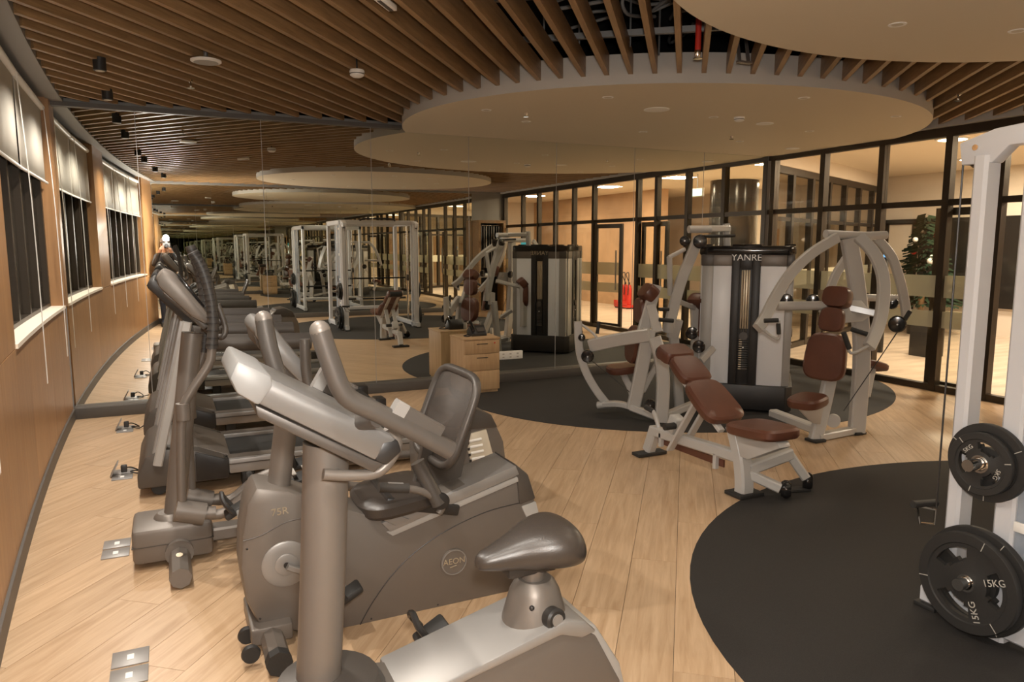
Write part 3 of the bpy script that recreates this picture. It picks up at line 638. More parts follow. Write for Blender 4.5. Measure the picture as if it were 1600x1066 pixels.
# ---------------------------------------------------------------- treadmills
def treadmill(loc, label):
    x0, y0 = loc; t = thing('treadmill', label, 'treadmill', (x0 + .8, y0, 0), 'treadmills facing the windows')
    def pr(pts, a, b, bev=.01): return MB().prism([V((x0 + x, y0 + a, z)) for x, z in pts], (0, b - a, 0), bev)
    hood = pr([(0, .07), (.0, .16), (.05, .27), (.14, .32), (.36, .28), (.52, .21), (.54, .07)], -.41, .41, .015).build('motor_hood', 'taupedark', t)
    pr([(.15, .318), (.36, .282), (.53, .215), (.56, .20), (.5, .19), (.3, .25)], -.30, .30, .006).build('hood_lid', 'taupe', hood)
    pr([(.34, .08), (.34, .275), (.50, .215), (.54, .20), (.54, .08)], -.415, -.34, .006).build('hood_side', 'blackplastic', hood)
    pr([(.34, .08), (.34, .275), (.50, .215), (.54, .20), (.54, .08)], .34, .415, .006).build('hood_side', 'blackplastic', hood)
    MB().bb(x0 + .40, x0 + 1.92, y0 - .27, y0 + .27, .15, .175).build('running_belt', 'blackrubber', t)
    MB().bb(x0 + .45, x0 + 1.9, y0 - .30, y0 + .30, .09, .148).build('deck', 'blackplastic', t)
    for s_ in (-1, 1):
        rl = MB().bb(x0 + .54, x0 + 1.92, y0 + s_ * .41, y0 + s_ * .27, .10, .20, .012).build('side_rail', 'silver', t)
        MB().bb(x0 + .54, x0 + 1.90, y0 + s_ * .385, y0 + s_ * .30, .199, .204).build('foot_strip', 'taupe', rl)
        MB().bb(x0 + .54, x0 + 1.92, y0 + s_ * .413, y0 + s_ * .405, .163, .170).build('rail_groove', 'taupedark', rl)
        MB().bb(x0 + 1.90, x0 + 2.0, y0 + s_ * .415, y0 + s_ * .25, .07, .205, .012).build('end_cap', 'blackplastic', t)
        up = MB().bar([V((x0 + .12, y0 + s_ * .385, .22)), V((x0 + .34, y0 + s_ * .385, 1.12))], .055, .13, (0, 1, 0)).build('upright', 'lightgrey', t)
        MB().bar([V((x0 + .105, y0 + s_ * .39, .22)), V((x0 + .325, y0 + s_ * .39, 1.12))], .058, .03, (0, 1, 0)).build('trim_strip', 'silver', up)
        MB().tube([V((x0 + .33, y0 + s_ * .385, .99)), V((x0 + .6, y0 + s_ * .385, .97)), V((x0 + 1.1, y0 + s_ * .385, .955))], .056, 14, 3, None).build('handrail', 'taupedark', t)
        MB().lathe([(.045, -.02), (.05, 0), (.045, .02)], (x0 + .12, y0 + s_ * .34, .052), (0, 1, 0)).build('wheel', 'blackrubber', t)
        MB().bb(x0 + .62, x0 + .70, y0 + s_ * .38, y0 + s_ * .28, 0, .10, .01).build('foot', 'blackrubber', t)
    MB().bb(x0 + 1.85, x0 + 1.93, y0 - .36, y0 + .36, 0, .09, .01).build('rear_foot', 'blackrubber', t)
    R = Matrix.Rotation(-.95, 3, 'Y')
    cn = MB().box((x0 + .26, y0, 1.24), (.36, .80, .07), Matrix.Rotation(.85, 3, 'Y'), .02).build('console', 'blackplastic', t)
    MB().box((x0 + .295, y0, 1.262), (.22, .40, .012), Matrix.Rotation(.85, 3, 'Y'), .003).build('screen', 'blackgloss', cn)
    MB().box((x0 + .40, y0, 1.06), (.14, .78, .06), Matrix.Rotation(.3, 3, 'Y'), .02).build('dashboard', 'taupedark', t)
    MB().tube([(x0 + .5, y0 - .2, 1.06), (x0 + .56, y0 - .2, 1.10), (x0 + .56, y0 + .2, 1.10), (x0 + .5, y0 + .2, 1.06)], .018, 10, 4).build('pulse_bar', 'gripblack', t)
    MB().box((x0 + .48, y0 - .05, 1.085), (.03, .05, .015), None, .004).build('safety_key', 'redpaint', t)
    text('MIACE', .07, (x0 + .82, y0 - .225, .1762), (1, 0, 0), (0, 1, 0), 'letterwhite', t, shear=.3)
    return t
treadmill((-.24, 5.43), 'treadmill with silver side rails standing right behind the elliptical trainer')
treadmill((-.24, 6.86), 'treadmill with silver side rails standing next to the mirror wall')
# ---------------------------------------------------------------- adjustable bench
bn = thing('weight_bench', 'white adjustable weight bench with brown leather pads, backrest raised', 'bench', (3.3, 4.0, 0))
def P(x, y, d): return pd(x, y, d)
bx = 3.28
MB().bar([(bx, 4.44, .20), (bx, 3.52, .24)], .075, .075).build('main_beam', 'framewhite', bn)
MB().bar([(bx, 4.42, .22), (bx, 4.47, .10), (bx, 4.50, .03)], .09, .07, (1, 0, 0)).build('rear_leg', 'framewhite', bn)
MB().bb(bx - .13, bx + .13, 4.44, 4.54, 0, .025, .005).build('rubber_foot', 'blackrubber', bn)
MB().tube([(bx, 4.38, .23), (bx, 4.42, .31), (bx, 4.46, .35)], .016, 10, 4).build('lift_handle', 'framewhite', bn)
MB().tube([(bx, 4.45, .345), (bx, 4.55, .36)], .02, 10).build('handle_grip', 'blackrubber', bn)
fl = MB().bar([(bx, 3.56, .40), (bx, 3.50, .25), (bx, 3.47, .10), (bx, 3.47, .02)], .09, .10, (1, 0, 0), 3).build('front_leg', 'framewhite', bn)
MB().bb(bx - .09, bx + .11, 3.40, 3.55, 0, .025, .005).build('rubber_foot', 'blackrubber', bn)
MB().bar([(bx + .03, 3.47, .17), (bx + .34, 3.42, .25)], .07, .075).build('roller_beam', 'framewhite', bn)
MB().bar([(bx + .03, 3.46, .14), (bx + .16, 3.32, .07)], .06, .06).build('wheel_arm', 'framewhite', bn)
MB().bar([(bx + .33, 3.43, .25), (bx + .42, 3.36, .09)], .06, .06).build('wheel_arm', 'framewhite', bn)
for c in ((bx + .20, 3.31, .06), (bx + .45, 3.37, .06)): MB().lathe([(.045, -.03), (.058, -.01), (.058, .01), (.045, .03)], c, (.7, -.7, 0)).build('wheel', 'blackgloss', bn)
MB().bar([(bx + .25, 3.42, .012), (bx + .45, 3.36, .012)], .06, .02).build('rubber_foot', 'blackrubber', bn)
# seat and back on their brackets
MB().prism([(bx - .045, 3.62, .42), (bx - .045, 3.50, .26), (bx - .045, 3.40, .26), (bx - .045, 3.14, .40), (bx - .045, 3.16, .43), (bx - .045, 3.50, .43)], (.09, 0, 0), .006).build('seat_bracket', 'framewhite', bn)
MB().pad((bx, 3.33, .50), (0, .06, 1), (0, -1, 0), .32, .40, .07, 4.2, -.06).build('seat_cushion', 'leather', bn)
b0, b1 = V((bx, 3.61, .48)), V((bx, 4.33, .965)); bd_ = (b1 - b0).normalized(); bf = V((0, -bd_.z, bd_.y))
for k in (-.07, .07): MB().bar([b0 + V((k, 0, 0)) - bf * .075 - bd_ * .04, b0 + bd_ * .66 + V((k, 0, 0)) - bf * .075], .03, .045, (1, 0, 0)).build('back_rail', 'framewhite', bn)
MB().pad(b0 + bd_ * .19, bf, bd_, .32, .38, .07, 4.0, -.05).build('back_cushion', 'leather', bn)
MB().pad(b0 + bd_ * .50, bf, bd_, .25, .25, .07, 4.6, -.05).build('upper_cushion', 'leather', bn)
MB().pad(b0 + bd_ * .70 - bf * .01, bf + bd_ * .25, bd_, .25, .17, .09, 4.6).build('head_cushion', 'leather', bn)
MB().lathe([(.045, -.1), (.045, .1)], b0 + bd_ * .735 - bf * .08, (1, 0, 0)).build('roll_core', 'blackrubber', bn)
for k in (-.06, .06): MB().bar([b0 + bd_ * .26 - bf * .10 + V((k, 0, 0)), (bx + k, 4.16, .13)], .022, .06, (1, 0, 0)).build('adjust_strut', 'framewhite', bn)
ad_ = MB().box((bx - .0, 4.18, .31), (.09, .09, .12), Matrix.Rotation(.4, 3, 'X'), .008).build('adjust_block', 'framewhite', bn)
MB().cyl((bx - .13, 4.14, .31), (bx - .04, 4.14, .31), .025).build('adjust_knob', 'blackrubber', ad_)
for y_ in (4.32, 3.72): MB().bar([(bx - .02, y_, .21), (bx - .02, y_, .11)], .035, .03, (0, 1, 0)).build('ladder_tab', 'framewhite', bn)
MB().bar([(bx, 4.38, .145), (bx, 3.66, .155)], .012, .05).build('ladder_plate', 'leather', bn)
# ---------------------------------------------------------------- multi-station gym
mg = thing('multi_gym', 'large white multi-station gym with brown pads round a tall weight tower', 'gym machine', (5.25, 5.62, 0))
TC = V((5.28, 5.66, 0)); a45 = math.radians(45)
def T(u, v, z, k=0):          # u along the face, v out of it; face k of the tower
    f = V((-math.sin(a45), -math.cos(a45), 0)); s_ = V((math.cos(a45), -math.sin(a45), 0))
    R = Matrix.Rotation(-k * math.pi / 2, 3, 'Z'); q = R @ (s_ * u + f * v); return V((TC.x + q.x, TC.y + q.y, z))
def tb(b, u0, u1, v0, v1, z0, z1, k=0):
    pts = [T(u0, v0, z0, k), T(u1, v0, z0, k), T(u1, v1, z0, k), T(u0, v1, z0, k)]
    return b.prism(pts, (0, 0, z1 - z0), .006)
H1 = 1.60
pb = [T(u, v, .02) for u, v in ((-.46, -.40), (-.40, -.46), (.40, -.46), (.46, -.40), (.46, .40), (.40, .46), (-.40, .46), (-.46, .40))]
MB().prism(pb, (0, 0, .24), .01).build('tower_base', 'blackplastic', mg)
pb = [q + V((0, 0, 1.50)) for q in [T(u, v, 0) for u, v in ((-.44, -.38), (-.38, -.44), (.38, -.44), (.44, -.38), (.44, .38), (.38, .44), (-.38, .44), (-.44, .38))]]
MB().prism(pb, (0, 0, .09), .02).build('tower_cap', 'blackgloss', mg)
for k in range(4):
    for s_ in (-1, 1):
        b = MB(); u0, u1 = (.13, .36) if s_ > 0 else (-.36, -.13)
        sh = tb(b, u0, u1, .385, .42, .25, 1.40, k).build('shroud_panel', 'whitepaint' if k < 2 else 'framewhite', mg)
        tb(MB(), u0, u1, .383, .424, 1.40, 1.51, k).build('shroud_band', 'taupe', mg)
    tb(MB(), .36, .43, .30, .405, .25, 1.40, k).build('corner_panel', 'lightgrey', mg)
    tb(MB(), .36, .432, .30, .41, 1.40, 1.51, k).build('corner_band', 'taupedark', mg)
    ct = tb(MB(), -.13, .13, .37, .405, .25, 1.54, k).build('stack_cover', 'blackplastic', mg)
    tb(MB(), -.13, -.055, .40, .432, .26, 1.53, k).build('cover_rib', 'blackplastic', ct)
    tb(MB(), .055, .13, .40, .432, .26, 1.53, k).build('cover_rib', 'blackplastic', ct)
    tb(MB(), -.055, .055, .40, .432, 1.37, 1.53, k).build('cover_head', 'blackplastic', ct)
    tb(MB(), -.135, .135, .34, .438, 1.525, 1.605, k).build('cover_crown', 'blackgloss', ct)
    for u in (-.022, .0, .022): MB().cyl(T(u, .415, .42, k), T(u, .415, 1.36, k), .0045, 8).build('guide_rod', 'chrome', mg)
    tb(MB(), -.04, .04, .408, .413, .80, 1.36, k).build('inner_plate', 'lettergold', ct)
    for n in range(15):
        tb(MB(), -.045, .045, .408, .428, .40 + n * .022, .418 + n * .022, k).build('stack_plate', 'blackplastic' if n else 'taupedark', mg)
        if k == 0: tb(MB(), -.04, -.012, .428, .4295, .404 + n * .022, .414 + n * .022, k).build('weight_sticker', 'lettergold', mg)
    MB().cyl(T(0, .43, .73, k), T(0, .445, .73, k), .04).build('pulley_block', 'taupedark', mg)
    MB().cyl(T(0, .43, .62, k), T(0, .445, .62, k), .008).build('selector_pin', 'white', mg)
    if k < 2 or k == 3: text('YANRE', .088, T(0, .4335, 1.478, k), T(1, 0, 0, k) - T(0, 0, 0, k), (0, 0, 1), 'letterwhite' if k == 0 else 'lettergold', ct)
WB = .10
def bars(nm, pts, d0, d1, wd, ht, m='framewhite', sm=5, up=None):
    n = len(pts); path = [pd(x, y, d0 + (d1 - d0) * i / (n - 1)) for i, (x, y) in enumerate(pts)]
    u = up if up is not None else HF
    return MB().bar(path, wd, ht, u, sm if n > 2 else 0).build(nm, m, mg)
def tubes(nm, pts, d0, d1, r, m='framewhite', sm=5):
    n = len(pts); path = [pd(x, y, d0 + (d1 - d0) * i / (n - 1)) for i, (x, y) in enumerate(pts)]
    return MB().tube(path, r, 14, sm if n > 2 else 0).build(nm, m, mg)
def pulley(x, y, d, r=.055):
    c = pd(x, y, d); f = (CAM - c); f.z = 0
    o = MB().lathe([(r * .55, -.03), (r, -.022), (r, .022), (r * .85, .034), (r * .2, .038)], c, f, 20).build('pulley', 'blackgloss', mg)
    MB().lathe([(.007, .03), (.007, .042)], c, f, 12).build('pulley_bolt', 'galv', o)
# right-hand press station
FR = V((-.93, -.36, 0)); DD = 6.1
bars('column', [(1326, 374), (1336, 430), (1344, 500), (1346, 570), (1338, 676)], 6.25, 6.08, .13, .08)
bars('front_leg', [(1298, 585), (1286, 640), (1273, 690)], 6.0, 5.86, .10, .08)
bars('base_beam', [(1276, 684), (1338, 672)], 5.86, 6.1, .06, .08)
bars('base_beam', [(1208, 646), (1276, 672)], 6.55, 5.95, .07, .09)
for x, y, d in ((1274, 690, 5.84), (1337, 678, 6.08)):
    q = onz(x, y, 0); MB().bb(q.x - .06, q.x + .06, q.y - .06, q.y + .06, .0, .022, .004).build('rubber_foot', 'blackrubber', mg)
tubes('top_tube', [(1290, 366), (1320, 368), (1352, 369), (1384, 368)], 6.2, 6.35, .036)
bars('press_arm', [(1308, 372), (1270, 395), (1238, 425), (1213, 462), (1196, 495), (1184, 514)], 6.15, 5.75, .085, .05)
bars('press_arm', [(1342, 371), (1365, 396), (1379, 430), (1380, 470), (1373, 508), (1358, 543)], 6.1, 5.6, .095, .05)
bars('press_arm', [(1368, 371), (1392, 400), (1405, 435), (1413, 470), (1416, 494)], 6.45, 6.5, .075, .05)
bars('rear_brace', [(1324, 402), (1306, 430), (1294, 462), (1286, 490)], 6.4, 6.4, .07, .05)
tubes('cross_arm', [(1214, 479), (1288, 478)], 6.0, 6.05, .038)
tubes('cross_arm', [(1330, 465), (1403, 467)], 6.5, 6.6, .032)
bars('cross_arm', [(1320, 480), (1366, 490)], 6.1, 6.0, .06, .05)
o = MB().prism([pd(1316, 470, 6.05), pd(1346, 470, 6.12), pd(1364, 492, 6.08), pd(1348, 503, 6.08), pd(1314, 506, 6.0)], HF * .03, .004).build('guard_plate', 'framewhite', mg)
for x, y, d in ((1229, 470, 6.1), (1402, 507, 5.9), (1394, 474, 6.6), (1270, 470, 6.4)): pulley(x, y, d, .068 if x == 1402 else .055)
tubes('handle_loop', [(1188, 512), (1212, 530), (1218, 524), (1217, 502)], 5.75, 5.72, .012, 'framewhite', 4)
tubes('hand_grip', [(1194, 502), (1216, 501)], 5.73, 5.72, .018, 'blackrubber'); tubes('hand_grip', [(1216, 506), (1217, 523)], 5.72, 5.72, .017, 'blackrubber')
tubes('handle_loop', [(1357, 541), (1335, 552), (1326, 548), (1319, 520)], 5.6, 5.6, .012, 'framewhite', 4)
tubes('hand_grip', [(1318, 520), (1327, 546)], 5.6, 5.6, .02, 'blackrubber'); tubes('hand_grip', [(1330, 515), (1355, 523)], 5.65, 5.62, .019, 'blackrubber')
tubes('hand_grip', [(1422, 487), (1411, 504)], 6.4, 6.4, .02, 'blackrubber')
MB().pad(pd(1287, 558, 5.88), FR + V((0, 0, .12)), (.1, 0, 1), .33, .39, .08, 3.6, -.08).build('back_cushion', 'leather', mg)
MB().pad(pd(1297, 500, 5.93), FR + V((0, 0, .1)), (.1, 0, 1), .20, .20, .08, 3.4, -.06).build('upper_cushion', 'leather', mg)
MB().pad(pd(1304, 463, 5.97), FR + V((0, 0, .25)), (.1, 0, 1), .22, .18, .13, 3.4).build('head_cushion', 'leather', mg)
MB().pad(pd(1262, 620, 5.66), (-.1, 0, 1), (-1, -.3, 0), .27, .31, .075, 3).build('seat_cushion', 'leather', mg)
o = MB().prism([pd(1243, 634, 5.66), pd(1288, 634, 5.75), pd(1282, 664, 5.82), pd(1270, 662, 5.8)], HF * .06, .004).build('seat_bracket', 'framewhite', mg)
tubes('cable', [(1402, 520), (1318, 643)], 5.95, 6.0, .004, 'blackplastic'); tubes('cable', [(1400, 522), (1365, 575)], 5.96, 6.5, .004, 'blackplastic')
c = pd(1302, 658, 5.95); MB().lathe([(.055, -.02), (.055, .02)], c, (.8, .6, 0)).build('pulley', 'framewhite', mg)
MB().pad(pd(1362, 567, 6.7), (.3, .2, 1), (1, 0, 0), .24, .28, .06).build('seat_cushion', 'leather', mg)
bars('seat_post', [(1362, 572), (1352, 620)], 6.7, 6.6, .07, .07)
# left-hand pulldown station
bars('a_leg', [(1014, 515), (1001, 584), (989, 640)], 6.6, 6.62, .12, .07)
bars('a_leg', [(1022, 528), (1032, 560), (1036, 600), (1033, 660)], 6.55, 6.48, .115, .08)
bars('base_beam', [(986, 637), (1034, 655)], 6.62, 6.5, .06, .09)
bars('base_beam', [(990, 638), (968, 632), (944, 632)], 6.62, 6.85, .05, .07)
tubes('arm_pivot', [(934, 634), (962, 632)], 6.9, 6.82, .036)
bars('lever_arm', [(950, 634), (930, 608), (914, 578), (905, 545), (903, 503)], 6.88, 6.9, .075, .05)
bars('cross_arm', [(922, 541), (968, 531), (1015, 524)], 6.85, 6.55, .12, .06)
bars('brace', [(1004, 612), (1026, 570)], 6.8, 6.9, .05, .05)
bars('base_beam', [(1040, 650), (1118, 618)], 6.55, 6.9, .06, .08)
pulley(918, 557, 6.8, .06); pulley(909, 528, 6.85, .035); pulley(1016, 633, 6.55, .05)
tubes('cable', [(922, 562), (1010, 635)], 6.8, 6.58, .004, 'blackplastic')
tubes('handle_loop', [(905, 505), (925, 520), (934, 530)], 6.9, 6.8, .012); tubes('hand_grip', [(936, 503), (933, 522)], 6.8, 6.8, .016, 'blackrubber')
bars('seat_post', [(1024, 446), (1010, 500), (1002, 530)], 6.75, 6.68, .11, .07); bars('seat_post', [(1016, 478), (1028, 520)], 6.7, 6.6, .09, .05)
FL = V((-.95, .3, 0))
MB().pad(pd(1006, 452, 6.78), FL + V((0, 0, .8)), (0, 0, 1), .26, .16, .11, 3.4).build('head_cushion', 'leather', mg)
MB().pad(pd(995, 486, 6.82), FL, (0, 0, 1), .24, .24, .09, 3.4).build('upper_cushion', 'leather', mg)
MB().pad(pd(984, 538, 6.85), FL + V((0, 0, .12)), (0, 0, 1), .34, .36, .09, 2.8).build('back_cushion', 'leather', mg)
MB().pad(pd(972, 571, 6.95), (-.1, 0, 1), (-1, .3, 0), .28, .30, .07, 3).build('seat_cushion', 'leather', mg)
bars('seat_bracket', [(972, 582), (984, 606), (990, 625)], 6.95, 6.75, .06, .06)
bars('pulldown_arm', [(1092, 372), (1078, 405), (1064, 440), (1054, 475), (1045, 512)], 6.95, 6.9, .10, .06)
tubes('arm_sleeve', [(1046, 500), (1043, 520)], 6.9, 6.9, .05)
bars('arm_foot', [(1058, 500), (1050, 528)], 6.92, 6.95, .11, .06); bars('tower_post', [(1052, 520), (1062, 640)], 6.98, 7.0, .09, .07)
tubes('top_tube', [(1076, 359), (1110, 359)], 6.95, 7.0, .036); bars('top_beam', [(1105, 358), (1138, 358)], 7.0, 7.2, .06, .06); bars('top_post', [(1135, 350), (1136, 392)], 7.2, 7.2, .06, .06)
pulley(1094, 378, 6.85, .065); pulley(1070, 377, 7.05, .05)
tubes('pull_bar', [(1100, 370), (1148, 369)], 6.9, 6.95, .015, 'blackrubber')
tubes('link_rod', [(1070, 390), (1045, 403)], 6.95, 6.9, .02); tubes('link_rod', [(1046, 402), (1047, 462)], 6.9, 6.95, .026)
tubes('hand_grip', [(1030, 484), (1045, 484)], 6.7, 6.72, .017, 'blackrubber'); tubes('hand_grip', [(1030, 500), (1052, 502)], 6.6, 6.62, .019, 'blackrubber')
bars('cross_arm', [(1056, 470), (1086, 482)], 7.0, 7.3, .05, .05)
bars('seat_post', [(1086, 470), (1088, 520), (1086, 572)], 7.3, 7.3, .10, .07)
MB().pad(pd(1096, 466, 7.3), V((.8, .2, .7)), (0, 0, 1), .22, .16, .11, 3.4).build('head_cushion', 'leather', mg)
MB().pad(pd(1104, 500, 7.3), V((.9, .3, 0)), (0, 0, 1), .28, .36, .09, 2.8).build('back_cushion', 'leather', mg)
pulley(1081, 521, 6.75, .058); pulley(1092, 542, 6.7, .058)
bars('cross_arm', [(1095, 565), (1114, 545)], 6.9, 7.0, .06, .05)
# ---------------------------------------------------------------- barbell rack with cable column
RX0, RX1 = 3.0, 4.38
rk = thing('barbell_rack', 'tall pale grey barbell rack with frosted side panel and chrome plate pegs', 'weight rack', (3.7, 1.25, 0))
for x_ in (RX0, RX1):
    s_ = 1 if x_ == RX1 else -1
    MB().bar([(x_, 1.70, .0), (x_, 1.70, 2.05)], .07, .08, (0, 1, 0)).build('upright', 'rackwhite', rk)
    MB().bar([(x_, .50, .0), (x_, .50, 2.05)], .07, .08, (0, 1, 0)).build('upright', 'rackwhite', rk)
    MB().bar([(x_, 1.74, 2.02), (x_, .46, 2.02)], .07, .09).build('side_beam', 'rackwhite', rk)
    MB().bar([(x_, 2.02, .06), (x_, .40, .06)], .07, .08).build('base_beam', 'rackwhite', rk)
    MB().bb(x_ - .05, x_ + .05, 1.94, 2.04, 0, .02, .004).build('rubber_foot', 'blackrubber', rk); MB().bb(x_ - .05, x_ + .05, .38, .48, 0, .02, .004).build('rubber_foot', 'blackrubber', rk)
    if s_ < 0: pn = MB().bb(x_ - .006 + s_ * .01, x_ + .006 + s_ * .01, 1.16, 1.66, .12, 1.97).build('side_panel', 'rackpanel', rk)
    for z_ in (.5, .95, 1.42, 1.9) if s_ < 0 else ():
        MB().bb(x_ + s_ * .036 - .006, x_ + s_ * .036 + .006, 1.60, 1.655, z_ - .02, z_ + .02, .003).build('panel_clip', 'white', pn)
    hd = MB().prism([(x_ - .035, 1.72, 2.06), (x_ - .035, 1.86, 2.05), (x_ - .035, 2.0, 2.01), (x_ - .035, 1.985, 1.92), (x_ - .035, 1.86, 1.92), (x_ - .035, 1.80, 1.98), (x_ - .035, 1.72, 1.98)], (.07, 0, 0), .006).build('pulley_head', 'rackwhite', rk)
    MB().lathe([(.012, 0), (.012, .006)], (x_ - .035, 1.93, 1.985), (-1, 0, 0)).build('head_bolt', 'chrome', hd)
    MB().lathe([(.042, -.012), (.042, .012)], (x_, 1.93, 1.945), (1, 0, 0)).build('pulley', 'blackgloss', hd)
    MB().bar([(x_, 1.90, .08), (x_, 1.90, 1.95)], .10, .06, (0, 1, 0), ch=.2).build('cable_column', 'rackwhite', rk)
    MB().cyl((x_ - .032, 1.885, .12), (x_ - .032, 1.885, 1.92), .004, 8).build('column_edge', 'white', rk)
    MB().cyl((x_, 2.0, .45), (x_, 2.0, 1.95), .004, 6).build('cable', 'blackplastic', rk)
    for z_ in (.24, .735):
        MB().cyl((x_, 1.76, z_), (x_ + s_ * .19, 1.76, z_), .024, 18).build('plate_peg', 'chrome', rk)
        MB().lathe([(.045, 0), (.045, .012)], (x_ + s_ * .1, 1.76, z_), (s_, 0, 0)).build('peg_collar', 'chrome', rk)
    MB().cyl((x_, 1.35, .1), (x_, 1.35, 2.0), .02, 14).build('guide_rod', 'chrome', rk)
    MB().bar([(x_, 1.70, .24), (x_, 1.78, .24)], .06, .06).build('peg_block', 'rackwhite', rk); MB().bar([(x_, 1.70, .735), (x_, 1.78, .735)], .06, .06).build('peg_block', 'rackwhite', rk)
for y_ in (1.70, .50): MB().bar([(RX0, y_, 2.02), (RX1, y_, 2.02)], .07, .09).build('top_beam', 'rackwhite', rk)
MB().bar([(RX0, .46, .30), (RX1, .46, .30)], .06, .07).build('rear_beam', 'rackwhite', rk)
MB().tube([(3.35, 1.72, 2.06), (3.45, 1.80, 2.09), (3.93, 1.80, 2.09), (4.03, 1.72, 2.06)], .017, 12, 4).build('pull_up_bar', 'blackrubber', rk)
MB().bar([(3.35, 1.36, .56), (3.35, 1.70, .56)], .05, .05).build('safety_arm', 'rackwhite', rk)
MB().tube([(2.93, 2.04, .46), (3.01, 2.01, .44), (3.04, 2.03, .36), (2.97, 2.05, .37), (2.93, 2.04, .46)], .006, 8).build('pull_handle', 'chrome', rk)
MB().cyl((2.90, 2.04, .47), (3.04, 2.03, .46), .016).build('handle_grip', 'blackrubber', rk)
MB().cyl((RX0 + .05, 1.35, .95), (RX1 - .05, 1.35, .95), .0145, 12).build('guided_bar', 'blackgloss', rk)
MB().cyl((RX0 + .05, 1.35, .55), (RX1 - .05, 1.35, .55), .02, 12).build('safety_bar', 'blackrubber', rk)
for x_ in (RX0, RX1): MB().box((x_, 1.35, .95), (.05, .06, .12), None, .006).build('bar_carriage', 'taupedark', rk)
def plate(c, R, sgn, label, txt=None, group=None, rot=0., th=.034, base=None):
    """rubber plate with three grip openings; sgn: the side it faces along X"""
    me = base
    o = bpy.data.objects.new('weight_plate', None); COL.objects.link(o); o.location = c; tag(o, label, 'weight plate', group)
    N = 72; rr = [.026 / R, .24, .40, .48, .70, .78, .80, .985, 1.0]; hh = [.45, .45, .34, .30, .30, .34, .5, .5, .38]
    b = bmesh.new()
    for side in (1, -1):
        vs = [[b.verts.new((side * th * h, R * r * math.cos(2 * math.pi * j / N + rot), R * r * math.sin(2 * math.pi * j / N + rot))) for j in range(N)] for r, h in zip(rr, hh)]
        for i in range(len(rr) - 1):
            for j in range(N):
                if 3 <= i <= 3 and (j % 24) in range(2, 15): continue
                if i in (2,) and (j % 24) in range(4, 13): continue
                f = [vs[i][j], vs[i][(j + 1) % N], vs[i + 1][(j + 1) % N], vs[i + 1][j]]
                b.faces.new(f if side > 0 else f[::-1])
        if side > 0: keep = vs
        else:
            for i in (0, len(rr) - 1):
                for j in range(N): b.faces.new([keep[i][j], keep[i][(j + 1) % N], vs[i][(j + 1) % N], vs[i][j]])
            bad = [e for e in b.edges if e.is_boundary]
            vm = {}
            for i in range(len(rr)):
                for j in range(N): vm[keep[i][j]] = vs[i][j]
            for e in bad:
                a_, c_ = e.verts
                if a_ in vm and c_ in vm: b.faces.new([a_, c_, vm[c_], vm[a_]])
    m_ = MB(); b.verts.index_update(); m_.add([v.co.copy() + V(c) for v in b.verts], [[v.index for v in f.verts] for f in b.faces]); b.free()
    d = m_.build('plate_disc', 'blackrubber', o, 40)
    MB().lathe([(.028, -th * .5), (.036, -th * .5), (.036, th * .52), (.028, th * .52), (.028, -th * .5)], c, (1, 0, 0), 24, False).build('hub_ring', 'chrome', o)
    for k in range(3):
        a = rot + math.radians(42.5 + 120 * k + 180 / N) - math.radians(120) * 0
        q = V(c) + V((0, R * .89 * math.cos(a + .9), R * .89 * math.sin(a + .9)))
        MB().box(q + V((sgn * th * .5, 0, 0)), (.002, .003, R * .19), Matrix.Rotation(a + .9 - math.pi / 2, 3, 'X')).build('rim_line', 'lettergrey', o)
    if txt:
        for a in (math.radians(22), math.radians(-68)) if R > .17 else (math.radians(135), math.radians(-20)):
            ya, za = -sgn * math.cos(a) * sgn * -1, math.sin(a)
            q = V(c) + V((sgn * th * .36, -math.cos(a) * R * .57 * 1, za * R * .57))
            rd = V((0, -math.cos(a), za)); tg = V((sgn, 0, 0)).cross(rd) * -1
            if R > .17: text(txt, R * .19, q, rd if a > 0 else -rd, V((sgn, 0, 0)).cross(rd if a > 0 else -rd), 'lettergrey', o)
            else: text(txt, R * .19, q, tg, V((sgn, 0, 0)).cross(tg), 'lettergrey', o)
    return o
plate((2.925, 1.76, .24), .222, -1, 'largest black rubber plate on the lower rack peg, behind the 15 kg plate', None, None, .4)
plate((2.875, 1.76, .24), .205, -1, 'black rubber 15 kg plate on the lower rack peg', '15KG', None, .2)
plate((2.935, 1.76, .735), .158, -1, 'black rubber plate on the upper rack peg, behind the 5 kg plate', None, None, .9, .028)
plate((2.895, 1.76, .735), .126, -1, 'small black rubber 5 kg plate on the upper rack peg', '5KG', None, 1.2, .026)
plate((4.45, 1.76, .24), .215, 1, 'black rubber plate on the lower peg of the rack post by the mat edge', None, None, .4)
plate((4.45, 1.76, .735), .172, 1, 'black rubber plate on the upper peg of the rack post by the mat edge', None, None, .4, .028)
